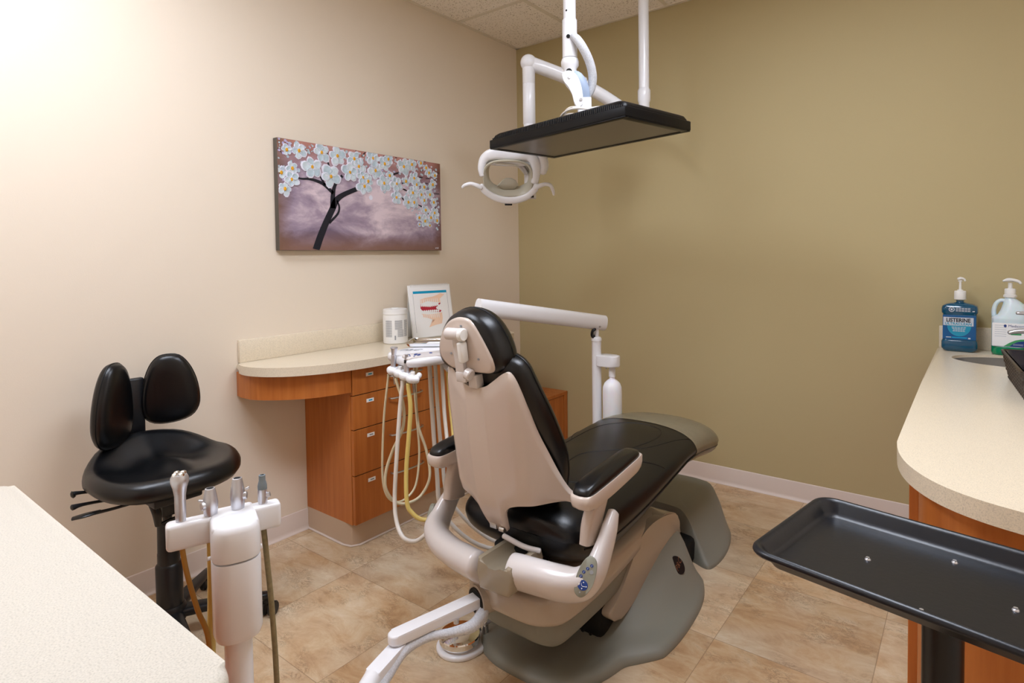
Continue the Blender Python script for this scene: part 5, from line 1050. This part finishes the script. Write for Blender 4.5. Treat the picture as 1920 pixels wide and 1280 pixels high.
b = BM(); box(b, SX-.262, SX-.235, SY-.022, SY+.028, .66, .872, .006); sweep(b, [ST(-.25, 0, .72), ST(-.265, 0, .62), ST(-.23, 0, .53), ST(-.10, 0, .505), ST(-.02, 0, .505)], [.024]*5, [.007]*5, n=12, ex=4); obj('backrest_bracket', b, M['blackm'], st, ang=50)
b = BM(); box(b, SX-.10, SX+.10, SY-.075, SY+.075, .498, .536, .008); sweep(b, [ST(.04, -.06, .505), ST(.05, -.05, .47), ST(.045, -.045, .425)], [.012, .014, .010], n=10); cyl(b, ST(.045, -.05, .425), ST(.045, .03, .435), .005, 10); box(b, SX-.03, SX+.04, SY-.03, SY+.035, .44, .50, .006); obj('tilt_mechanism', b, M['blackm'], st)
b = BM()
sweep(b, [ST(.02, -.07, .515), ST(-.01, -.15, .505), ST(-.035, -.20, .50)], [.005, .005, .006], n=8); sweep(b, [ST(-.03, -.18, .502), ST(-.045, -.215, .498), ST(-.06, -.245, .494)], [.009, .016, .012], [.005, .006, .005], n=12)
obj('lever', b, M['blackm'], st); b = BM()
sweep(b, [ST(-.04, -.07, .515), ST(-.04, -.21, .535), ST(-.04, -.25, .536)], [.005, .005, .012], [.005, .005, .009], n=10); obj('lever', b, M['blackm'], st); b = BM(); sweep(b, [ST(-.07, -.07, .53), ST(-.07, -.215, .565), ST(-.07, -.24, .566)], [.005, .005, .011], [.005, .005, .012], n=10)
obj('lever', b, M['blackm'], st)
b = BM(); lathe(b, [(0, .36), (.0145, .36), (.0145, .50), (0, .50)], 24, Matrix.Translation((SX, SY, 0))); obj('gas_rod', b, M['blackm'], st)
b = BM(); lathe(b, [(.03, .10), (.040, .105), (.0405, .262), (.036, .268), (.034, .27), (.0335, .305), (.0325, .308), (.031, .40), (.026, .408), (0, .408)], 32, Matrix.Translation((SX, SY, 0))); lathe(b, [(0, .07), (.048, .07), (.048, .115), (.042, .125), (0, .125)], 32, Matrix.Translation((SX, SY, 0))); obj('column_cover', b, M['black'], st, ang=40)
for k in range(5):
    a = R(62+72*k); d = V((math.cos(a), math.sin(a), 0)); L_ = .305
    b = BM(); sweep(b, [V((SX, SY, .092))+d*.03, V((SX, SY, .088))+d*.16, V((SX, SY, .074))+d*L_], [.030, .024, .017], [.018, .015, .012], n=14, ex=2.8); lg = obj('leg', b, M['black'], st, ang=60)
    c = V((SX, SY, 0))+d*L_; sd_ = V((-d.y, d.x, 0)) if k % 2 else V((d.y*.4+.6*d.x, -d.x*.4+.6*d.y, 0)).normalized()
    b = BM()
    for s_ in (-1, 1): cyl(b, c+sd_*(.008*s_)+V((0, 0, .026)), c+sd_*(.026*s_)+V((0, 0, .026)), .0258, 24, bev=.003)
    sweep(b, [c+V((0, 0, .045))-sd_*.012, c+V((0, 0, .056)), c+V((0, 0, .045))+sd_*.012], .012, n=10); obj('caster', b, M['black'], lg)

# ------------------------------------------------------------------ near counter (bottom left)
nc_ = thing('near_worktop', 'pale speckled worktop with rounded corners in the bottom left foreground', 'worktop', (1.45, -3.3, .812))
co_ = roundrect(.985, 1.928, -3.60, -2.943, .035, 8)
b = BM(); prism(b, co_, .812, .850, .0125, 5); obj('slab', b, M['stone2'], nc_, ang=50)
nb = thing('near_cabinet', 'cherry wood cabinet under the foreground worktop', 'cabinet', (1.45, -3.3, 0))
b = BM(); box(b, 1.02, 1.89, -3.59, -2.985, .10, .811, .002); obj('body', b, M['wood'], nb, smooth=False)
b = BM(); box(b, 1.06, 1.85, -3.57, -3.03, 0, .10); obj('toe_kick', b, M['toe'], nb, smooth=False)
for x0, x1 in ((1.024, 1.452), (1.456, 1.886)):
    b = BM(); box(b, x0, x1, -2.985, -2.967, .105, .806, .001); d = obj('door', b, M['wood'], nb, smooth=False)
    hx0 = x1-.03 if x0 < 1.1 else x0+.03
    b = BM(); sweep(b, [(hx0, -2.967, .72), (hx0, -2.950, .71), (hx0, -2.945, .68), (hx0, -2.945, .63), (hx0, -2.950, .60), (hx0, -2.967, .59)], .0045, n=8); obj('handle', b, M['steel'], d)

# ------------------------------------------------------------------ right counter
ZR = .860
rc = thing('sink_worktop', 'beige speckled worktop with a sink and rounded end on the right', 'worktop', (2.75, -1.0, .82))
oc = [(XR-.002, -.002), (2.436, -.002), (2.428, -.9), (2.424, -1.58), (2.426, -1.70), (2.441, -1.79), (2.470, -1.865), (2.512, -1.925), (2.565, -1.965), (2.63, -1.99), (2.75, -2.02), (XR-.002, -2.06)]
oc = [oc[0], oc[1]]+cr(oc[2:-1], 4)+[oc[-1]]
b = BM(); prism(b, oc, ZR-.038, ZR, .0165, 5)
me = bpy.data.meshes.new('slab'); bmesh.ops.recalc_face_normals(b, faces=b.faces); b.to_mesh(me); b.free(); slab = bpy.data.objects.new('slabtmp', me); COL.objects.link(slab)
SKX, SKY, SA, SB = 2.745, -.292, .248, .162
b = BM(); prism(b, ell(SA, SB, 64, SKX, SKY), ZR-.1, ZR+.1); prism(b, ell(.045, .045, 32, 2.712, -.585), ZR-.1, ZR+.1)
me2 = bpy.data.meshes.new('cut'); bmesh.ops.recalc_face_normals(b, faces=b.faces); b.to_mesh(me2); b.free(); cut = bpy.data.objects.new('cuttmp', me2); COL.objects.link(cut)
mo = slab.modifiers.new('b', 'BOOLEAN'); mo.operation = 'DIFFERENCE'; mo.object = cut; mo.solver = 'EXACT'
dg = bpy.context.evaluated_depsgraph_get(); dg.update(); me3 = bpy.data.meshes.new_from_object(slab.evaluated_get(dg))
bpy.data.objects.remove(slab); bpy.data.objects.remove(cut)
for p in me3.polygons: p.use_smooth = True
me3.set_sharp_from_angle(angle=R(40)); me3.materials.clear(); link('slab', me3, M['stone'], rc)
b = BM(); box(b, 2.444, XR-.003, -.022, -.001, ZR, ZR+.098, .003); obj('backsplash', b, M['stone'], rc)
sk = BM(); TS = Matrix.Translation((SKX, SKY, 0)); prof = [(.999, ZR-.011), (.985, ZR-.011), (.98, ZR-.05), (.975, ZR-.06), (.95, ZR-.11), (.85, ZR-.15), (.6, ZR-.165), (.15, ZR-.17), (0, ZR-.172)]
rings_mesh(sk, [[V((SKX+SA*s*math.cos(2*PI*i/64), SKY+SB*s*math.sin(2*PI*i/64), z)) for i in range(64)] for s, z in [(max(s, .003), z) for s, z in prof]], cap=False)
o = obj('sink', sk, M['steel'], ang=60); tag(o, 'oval stainless steel sink set into the right-hand worktop', 'sink'); setorigin(o, (SKX, SKY, ZR-.172))
b = BM(); lathe(b, [(.043, ZR-.001), (.043, ZR-.18), (0, ZR-.18)], 32, Matrix.Translation((2.712, -.585, 0))); o = obj('waste_chute', b, M['sinkbrown'], ang=40); tag(o, 'round hole lined in beige, in the worktop between sink and basket', 'waste hole'); setorigin(o, (2.712, -.585, ZR-.18))
# cabinet under it
rb = thing('sink_cabinet', 'cherry wood cabinet with curved end under the sink worktop', 'cabinet', (2.8, -1.0, 0))
cc = [(XR-.004, -.004), (2.470, -.004), (2.470, -1.74), (2.474, -1.80), (2.49, -1.85), (2.53, -1.895), (2.62, -1.93), (2.75, -1.965), (XR-.004, -2.0)]
cc = cc[:3]+cr(cc[3:-1], 4)+[cc[-1]]
def cutout(bm, cutbm):
    m1 = bpy.data.meshes.new('a'); bmesh.ops.recalc_face_normals(bm, faces=bm.faces); bm.to_mesh(m1); bm.free(); o1 = bpy.data.objects.new('a', m1); COL.objects.link(o1)
    m2 = bpy.data.meshes.new('c'); bmesh.ops.recalc_face_normals(cutbm, faces=cutbm.faces); cutbm.to_mesh(m2); cutbm.free(); o2 = bpy.data.objects.new('c', m2); COL.objects.link(o2)
    md = o1.modifiers.new('b', 'BOOLEAN'); md.operation = 'DIFFERENCE'; md.object = o2; md.solver = 'EXACT'
    dg = bpy.context.evaluated_depsgraph_get(); dg.update(); m3 = bpy.data.meshes.new_from_object(o1.evaluated_get(dg)); bpy.data.objects.remove(o1); bpy.data.objects.remove(o2)
    r_ = bmesh.new(); r_.from_mesh(m3); bpy.data.meshes.remove(m3); return r_
b = BM(); prism(b, cc, .10, ZR-.039); c2 = BM(); box(c2, 2.476, XR-.02, -.66, -.02, .3, ZR)
obj('body', cutout(b, c2), M['wood'], rb, ang=25)
b = BM(); prism(b, [(XR-.004, -.004), (2.53, -.004), (2.53, -1.72), (2.60, -1.86), (XR-.004, -1.95)], 0, .10); obj('toe_kick', b, M['toe'], rb, smooth=False)
ys = [-.03, -.60, -1.17, -1.735]
for y1, y0 in zip(ys, ys[1:]):
    for z0, z1 in ((.672, .812), (.106, .668)):
        b = BM(); box(b, 2.452, 2.470, y0+.002, y1-.002, z0, z1, .001); d = obj('drawer' if z0 > .5 else 'door', b, M['wood'], rb, smooth=False)
        ym = (y0+y1)/2 if z0 > .5 else y0+.05
        b = BM()
        if z0 > .5: P = [(2.452, ym-.10, .745), (2.432, ym-.095, .745), (2.424, ym-.05, .745), (2.423, ym, .745), (2.424, ym+.05, .745), (2.432, ym+.095, .745), (2.452, ym+.10, .745)]
        else: P = [(2.452, ym, .62), (2.434, ym, .612), (2.425, ym, .585), (2.423, ym, .55), (2.425, ym, .515), (2.434, ym, .488), (2.452, ym, .48)]
        sweep(b, P, .0048, n=10); obj('handle', b, M['steel'], d)
# faucet
fa = thing('sink_faucet', 'brushed chrome sink faucet with lever handle at the right edge', 'faucet', (2.93, -.30, ZR))
b = BM(); lathe(b, [(0, ZR), (.026, ZR), (.026, ZR+.006), (.022, ZR+.012), (.022, ZR+.10), (.024, ZR+.13), (.018, ZR+.145), (0, ZR+.148)], 28, Matrix.Translation((2.93, -.30, 0))); obj('body', b, M['silver'], fa)
b = BM(); sweep(b, [(2.92, -.30, ZR+.085), (2.85, -.30, ZR+.112), (2.76, -.30, ZR+.124), (2.71, -.30, ZR+.122), (2.678, -.30, ZR+.114)], [.014, .015, .016, .017, .017], [.013, .012, .011, .010, .007], n=16, ex=3); obj('spout', b, M['silver'], fa, ang=60)
b = BM(); sweep(b, [(2.93, -.30, ZR+.15), (2.85, -.30, ZR+.172), (2.76, -.30, ZR+.190), (2.702, -.30, ZR+.192)], [.012, .010, .010, .011], [.008, .006, .006, .006], n=14, ex=3); obj('lever', b, M['silver'], fa, ang=60)

# mouthwash bottle
mwc = V((2.521, -.092, ZR)); T = Matrix.Translation(mwc) @ Matrix.Rotation(R(-3), 4, 'Z')
mb = thing('mouthwash_bottle', 'blue pump bottle of mouthwash with white pump beside the sink', 'bottle', tuple(mwc))
def rr_ring(hw, hd, z, ch_=.018): return [(x, y) for x, y in roundrect(-hw, hw, -hd, hd, min(ch_, hw*.9, hd*.9), 4)]
def stack(bm, rows, T, cap=True):
    rows = [tuple(r)+(0,)*(5-len(r)) for r in rows]
    rings_mesh(bm, [[V((x+o_, y, z)) for x, y in roundrect(-hw, hw, -hd, hd, min(c, hw*.95, hd*.95), 4)] for hw, hd, z, c, o_ in rows], cap=cap, T=T); return bm
b = BM(); stack(b, [(.050, .030, 0, .015), (.056, .036, .004, .015), (.0635, .042, .014, .016), (.064, .043, .020, .016), (.064, .043, .042, .016), (.062, .041, .048, .016), (.0595, .039, .052, .015), (.0595, .039, .160, .015), (.0595, .039, .163, .015), (.064, .043, .170, .016), (.064, .043, .188, .016), (.0615, .041, .198, .016), (.050, .034, .206, .015), (.030, .024, .210, .012), (.014, .014, .214, .012), (.014, .014, .222, .012)], T)
obj('bottle_body', b, M['mouth'], mb, ang=40)
b = BM(); box(b, -.0585, .0585, -.0402, -.0385, .054, .159, .0005, T=T); lb = obj('label', b, M['mouthlab'], mb, smooth=False)
b = BM(); FT = T @ Matrix(((1, 0, 0, 0), (0, 0, -1, -.0403), (0, 1, 0, 0), (0, 0, 0, 1)))
puff(b, [(.042*math.cos(PI+PI*i/14), .114+.046*math.sin(PI+PI*i/14)) for i in range(15)], [(1, 0), (1, .0004), (.1, .0004)], FT); obj('label_swirl', b, M['mouthlab2'], lb, smooth=False)
b = BM(); box(b, -.056, .050, .114, .150, 0, .0008, T=FT); obj('label_band', b, M['labgrey'], lb, smooth=False)
b = BM(); text_bm(b, 'LISTERINE', .0225, FT @ Matrix.Translation((-.003, .137, .001)) @ Matrix.Diagonal((.86, 1, 1, 1)), font_off=.0007); obj('brand_lettering', b, M['txtb'], lb, smooth=False)
b = BM(); text_bm(b, 'ULTRACLEAN', .0155, FT @ Matrix.Translation((-.003, .1215, .001)) @ Matrix.Diagonal((.98, 1, 1, 1)), font_off=.0003); obj('product_lettering', b, M['mouthlab2'], lb, smooth=False)
b = BM()
for i, (w_, y) in enumerate(((.026, .107), (.024, .1015), (.021, .096), (.022, .0905))): 
    for k in range(5): x0 = -w_+k*2*w_/5; box(b, x0, x0+w_*.33, y-.0012, y+.0012, .0004, .0009, T=FT)
box(b, -.046, -.028, .061, .064, 0, .0008, T=FT); box(b, .032, .040, .058, .064, 0, .0008, T=FT)
for i, (w_, y) in enumerate(((.024, .190), (.026, .184), (.028, .178))):
    for k in range(5): x0 = -.012+k*.0105; box(b, x0, x0+.0085, y-.0014, y+.0014, .0030, .0034, T=FT)
for i in range(20):
    a = 2*PI*i/20; box(b, -.0265+.0092*math.cos(a)-.0015, -.0265+.0092*math.cos(a)+.0015, .184+.0092*math.sin(a)-.0015, .184+.0092*math.sin(a)+.0015, .0030, .0034, T=FT)
box(b, -.030, -.023, .180, .188, .0030, .0034, T=FT); box(b, .046, .054, .176, .180, .003, .0034, T=FT); obj('small_print', b, M['labgrey'], lb, smooth=False)
b = BM(); box(b, -.026, .028, .0605, .0645, 0, .0008, T=FT); obj('flavour_print', b, M['cyan'], lb, smooth=False)
b = BM(); lathe(b, [(.013, .212), (.013, .224), (.0165, .2245), (.0165, .222)], 20, T); obj('neck', b, M['clear'], mb)
b = BM(); lathe(b, [(0, .226), (.0215, .226), (.022, .228), (.0215, .260), (.020, .263), (.011, .264), (.0105, .268), (.005, .269), (.0045, .302), (.008, .304), (.008, .309), (0, .309)], 28, T)
sweep(b, [T @ V((-.008, 0, .314)), T @ V((.002, 0, .317)), T @ V((.014, -.002, .314)), T @ V((.017, -.003, .306))], [.011, .012, .006, .004], [.006, .007, .004, .004], n=14); obj('pump', b, M['whitem'], mb, ang=60)
# soap jug
jg = V((2.690, -.100, ZR)); T = Matrix.Translation(jg) @ Matrix.Rotation(R(-3), 4, 'Z')
sj = thing('soap_jug', 'cloudy white jug of green hand soap with a pump beside the sink', 'jug', tuple(jg))
b = BM(); stack(b, [(.055, .042, .036, .03), (.0595, .046, .036, .032), (.0600, .0465, .14, .032), (.0605, .047, .150, .032), (.060, .046, .156, .030, 0), (.050, .043, .168, .030, .010), (.044, .038, .190, .030, .014), (.036, .034, .210, .028, .012), (.026, .026, .226, .024, .005), (.018, .018, .236, .016, 0), (.017, .017, .246, .016, 0)], T); jb = obj('jug_body', b, M['jug'], sj, ang=50)
b = BM(); stack(b, [(.054, .040, 0, .03), (.059, .045, .004, .032), (.0603, .0468, .012, .032), (.0600, .0465, .036, .032)], T); obj('soap_level', b, M['jugg'], sj, ang=50)
b = BM(); sweep(b, [T @ V(p) for p in ((-.052, 0, .158), (-.053, 0, .185), (-.046, 0, .212), (-.032, 0, .226), (-.016, 0, .226))], [.009, .0085, .008, .008, .009], [.013, .012, .012, .012, .012], n=14, up=(0, 1, 0)); obj('jug_handle', b, M['jug'], sj, ang=180)
FT = T @ Matrix(((1, 0, 0, 0), (0, 0, -1, -.047), (0, 1, 0, 0), (0, 0, 0, 1)))
b = BM(); box(b, -.056, .054, .040, .136, 0, .0008, T=FT); jl = obj('label', b, M['paper'], sj, smooth=False)
b = BM(); P = [(-.018, .040), (.0, .055), (.018, .066), (.035, .071), (.052, .073), (.052, .040)]; prism(b, P, .0008, .0012, T=FT); obj('label_swoosh', b, M['green'], jl, smooth=False)
b = BM(); P = [(.0, .040), (.012, .052), (.028, .061), (.042, .064), (.052, .064), (.052, .040)]; prism(b, P, .0012, .0016, T=FT); obj('label_corner', b, M['blue'], jl, smooth=False)
b = BM(); text_bm(b, 'Medicom', .014, FT @ Matrix.Translation((.022, .1245, .001))); puff(b, ell(.0048, .006, 14, -.014, .1245), [(1, .0008), (1, .0014), (.1, .0014)], FT); obj('brand_lettering', b, M['blue'], jl, smooth=False)
b = BM(); box(b, .004, .038, .088, .095, .0008, .0012, T=FT)
obj('green_print', b, M['green'], jl, smooth=False)
b = BM()
for i in range(6): box(b, -.048, -.010, .125-i*.009, .127-i*.009, .0008, .0011, T=FT)
for i in range(2): box(b, .012, .044, .050-i*.004, .0512-i*.004, .0016, .0018, T=FT)
obj('small_print', b, M['labgrey'], jl, smooth=False)
b = BM(); lathe(b, [(.018, .240), (.023, .241), (.023, .250), (.019, .252), (.019, .274), (.017, .277), (.008, .278), (.0075, .300), (.009, .302), (0, .302)], 28, T)
sweep(b, [T @ V((-.024, 0, .308)), T @ V((-.008, 0, .313)), T @ V((.012, -.002, .312)), T @ V((.028, -.006, .306)), T @ V((.034, -.008, .298))], [.010, .014, .012, .008, .006], [.004, .008, .007, .006, .005], n=14); obj('pump', b, M['whitem'], sj, ang=60)
# basket
bk0 = thing('wicker_basket', 'dark brown woven basket with black liner at the right edge', 'basket', (2.80, -.88, ZR))
BTb = Matrix.Translation((2.785, -.885, ZR+.001)) @ Matrix.Rotation(R(3.5), 4, 'Z')
bw, bd_, bh = .125, .235, .092; nu, nv = 0, 12
def brim(z, off=0):
    k = .86+.14*z/bh; return roundrect(-bw*k-off, bw*k+off, -bd_*k-off, bd_*k+off, .014, 3)
def densify(poly, step):
    out = []
    for i in range(len(poly)):
        a, c = V(poly[i]+(0,)), V(poly[(i+1) % len(poly)]+(0,)); n = max(1, round((c-a).length/step))
        for k in range(n): p = a.lerp(c, k/n); out.append((p.x, p.y))
    return out
N0 = None; rows = []
base_ = densify(roundrect(-1*bw, bw, -bd_, bd_, .014, 2), .006); n_ = len(base_)
for j in range(29):
    z = bh*j/28; k = .86+.14*z/bh; ring = []
    for i, (x, y) in enumerate(base_):
        cell = (i//3+j//4) % 2; bump_ = .0040 if cell else -.0014; bump_ *= (1 if j % 4 else .1) * (1 if i % 3 else .3)
        l = math.hypot(x/bw, y/bd_); nx = 1 if abs(x) > bw-.004 else 0; ny = 1 if abs(y) > bd_-.004 else 0
        ring.append(V((x*k+math.copysign(bump_*nx, x), y*k+math.copysign(bump_*ny, y), z)))
    rows.append(ring)
inner_ = [[V((p.x*.955, p.y*.975, p.z)) for p in r] for r in (rows[-1], rows[14], rows[1])]
b = BM(); rings_mesh(b, rows+inner_, T=BTb); obj('woven_body', b, M['wicker'], bk0, ang=25)
b = BM(); rp = [BTb @ V((x, y, bh)) for x, y in roundrect(-bw, bw, -bd_, bd_, .014, 4)]; sweep(b, rp+[rp[0]], .0045, .0035, n=8, smooth=1, round_end=False); obj('rim', b, M['wicker'], bk0)
b = BM(); puff(b, [(x*.93, y*.96) for x, y in roundrect(-bw, bw, -bd_, bd_, .014, 3)], [(0, .03), (.7, .03), (.88, .034), (.95, .06), (1.0, bh+.001), (1.005, bh+.002), (.97, bh-.002), (.90, .05), (.8, .04), (0, .04)], BTb); obj('liner', b, M['liner'], bk0, ang=60)

# ------------------------------------------------------------------ mayo tray stand
TM = V((2.535, -2.238, 0)); TR_ = R(-10.5)
my = thing('tray_stand', 'black rectangular tray on a thick black pole at bottom right', 'tray stand', (TM.x, TM.y, 0))
TTm = Matrix.Translation((TM.x, TM.y, .818)) @ Matrix.Rotation(TR_, 4, 'Z')
tx0, tx1, ty0, ty1 = -.232, .29, -.148, .142
out0 = roundrect(tx0, tx1, ty0, ty1, .034, 8); cxm, cym = (tx0+tx1)/2, (ty0+ty1)/2
def inset(d, z): return [V((x, y, z)) for x, y in roundrect(tx0+d, tx1-d, ty0+d, ty1-d, max(.034-d*.6, .008), 8)]
rows = [(.032, -.004), (.026, -.002), (.018, .010), (.010, .016), (.002, .0175), (0, .0205), (.001, .0245), (.005, .0275), (.009, .0265), (.013, .022), (.020, .008), (.024, .003), (.030, .0008), (.045, .0)]
b = BM(); rings_mesh(b, [inset(d, z) for d, z in rows], T=TTm); tr_ = obj('tray', b, M['trayblack'], my, ang=60)
b = BM()
for x, y in ((-.095, .0), (.0, .085), (0, -.095), (.085, -.002)):
    b = BM(); puff(b, ell(.0045, .0045, 12, x-.01, y), [(1, 0), (.9, .0015), (.5, .003), (0, .0033)], TTm); puff(b, ell(.0028, .0028, 6, x-.01, y), [(1, .002), (1, .004), (0, .004)], TTm); obj('bolt', b, M['silver'], tr_)
b = BM(); box(b, -.06, .06, -.05, .05, -.012, -.003, .003, T=TTm); lathe(b, [(.0255, .06), (.0255, .808)], 36, Matrix.Translation((TM.x-.006, TM.y-.005, 0))); obj('pole', b, M['blackm'], my, ang=50)
b = BM(); cyl(b, (TM.x-.03, TM.y, .455), (TM.x-.045, TM.y-.004, .455), .006, 12)
KNT = frame((TM.x-.072, TM.y-.002, .44), (0, 1, 0), (0, 0, 1)); 
star = [((.0175+.0022*math.cos(8*a))*math.cos(a), (.0175+.0022*math.cos(8*a))*math.sin(a)) for a in [2*PI*i/64 for i in range(64)]]
puff(b, star, [(0, -.012), (.9, -.012), (1, -.009), (1, .009), (.9, .013), (0, .014)], KNT); cyl(b, (TM.x-.07, TM.y-.002, .44), (TM.x-.02, TM.y-.002, .44), .006, 10); obj('clamp_knob', b, M['black'], my)
b = BM(); cyl(b, (TM.x-.006, TM.y-.005, .40), (TM.x-.006, TM.y-.005, .48), .032, 32, bev=.003); obj('clamp_collar', b, M['blackm'], my)
for k in range(4):
    a = R(45+90*k); d = V((math.cos(a), math.sin(a), 0)); c0_ = V((TM.x-.006, TM.y-.005, 0)); b = BM()
    sweep(b, [c0_+V((0, 0, .075)), c0_+d*.12+V((0, 0, .07)), c0_+d*.20+V((0, 0, .055))], .016, .012, n=10, ex=3)
    lg = obj('leg', b, M['blackm'], my, ang=60); b = BM(); e_ = c0_+d*.20
    cyl(b, e_+V((-d.y*.012, d.x*.012, .024)), e_+V((d.y*.012, -d.x*.012, .024)), .0238, 20, bev=.002); obj('caster', b, M['black'], lg)

# ------------------------------------------------------------------ camera and world
w = bpy.data.worlds.new('World'); S.world = w; w.use_nodes = True
w.node_tree.nodes['Background'].inputs[0].default_value = (.9, .93, 1, 1); w.node_tree.nodes['Background'].inputs[1].default_value = .3
cam = bpy.data.cameras.new('Camera'); co = bpy.data.objects.new('Camera', cam); COL.objects.link(co)
cam.sensor_fit = 'HORIZONTAL'; cam.sensor_width = 36; cam.lens = 1095.55/1920*36; cam.shift_x = (960-1001.66)/1920; cam.shift_y = (516.69-640)/1920; cam.clip_start = .05
r_ = V((0.8013855, 0.59801773, -0.01249274)); u_ = V((-0.00990668, 0.03415269, 0.99936753)); f_ = V((-0.59806616, 0.80075488, -0.03329385))
mw = Matrix((r_, u_, -f_)).transposed().to_4x4(); mw.translation = V((2.5554791, -3.2441861, 1.297)); co.matrix_world = mw
S.camera = co
S.view_settings.view_transform = 'Standard'; S.view_settings.look = 'None'; S.view_settings.gamma = 1; S.view_settings.exposure = .32
S.view_settings.use_curve_mapping = False
S.cycles.max_bounces = 8; S.cycles.diffuse_bounces = 5; S.cycles.glossy_bounces = 4; S.cycles.transparent_max_bounces = 8
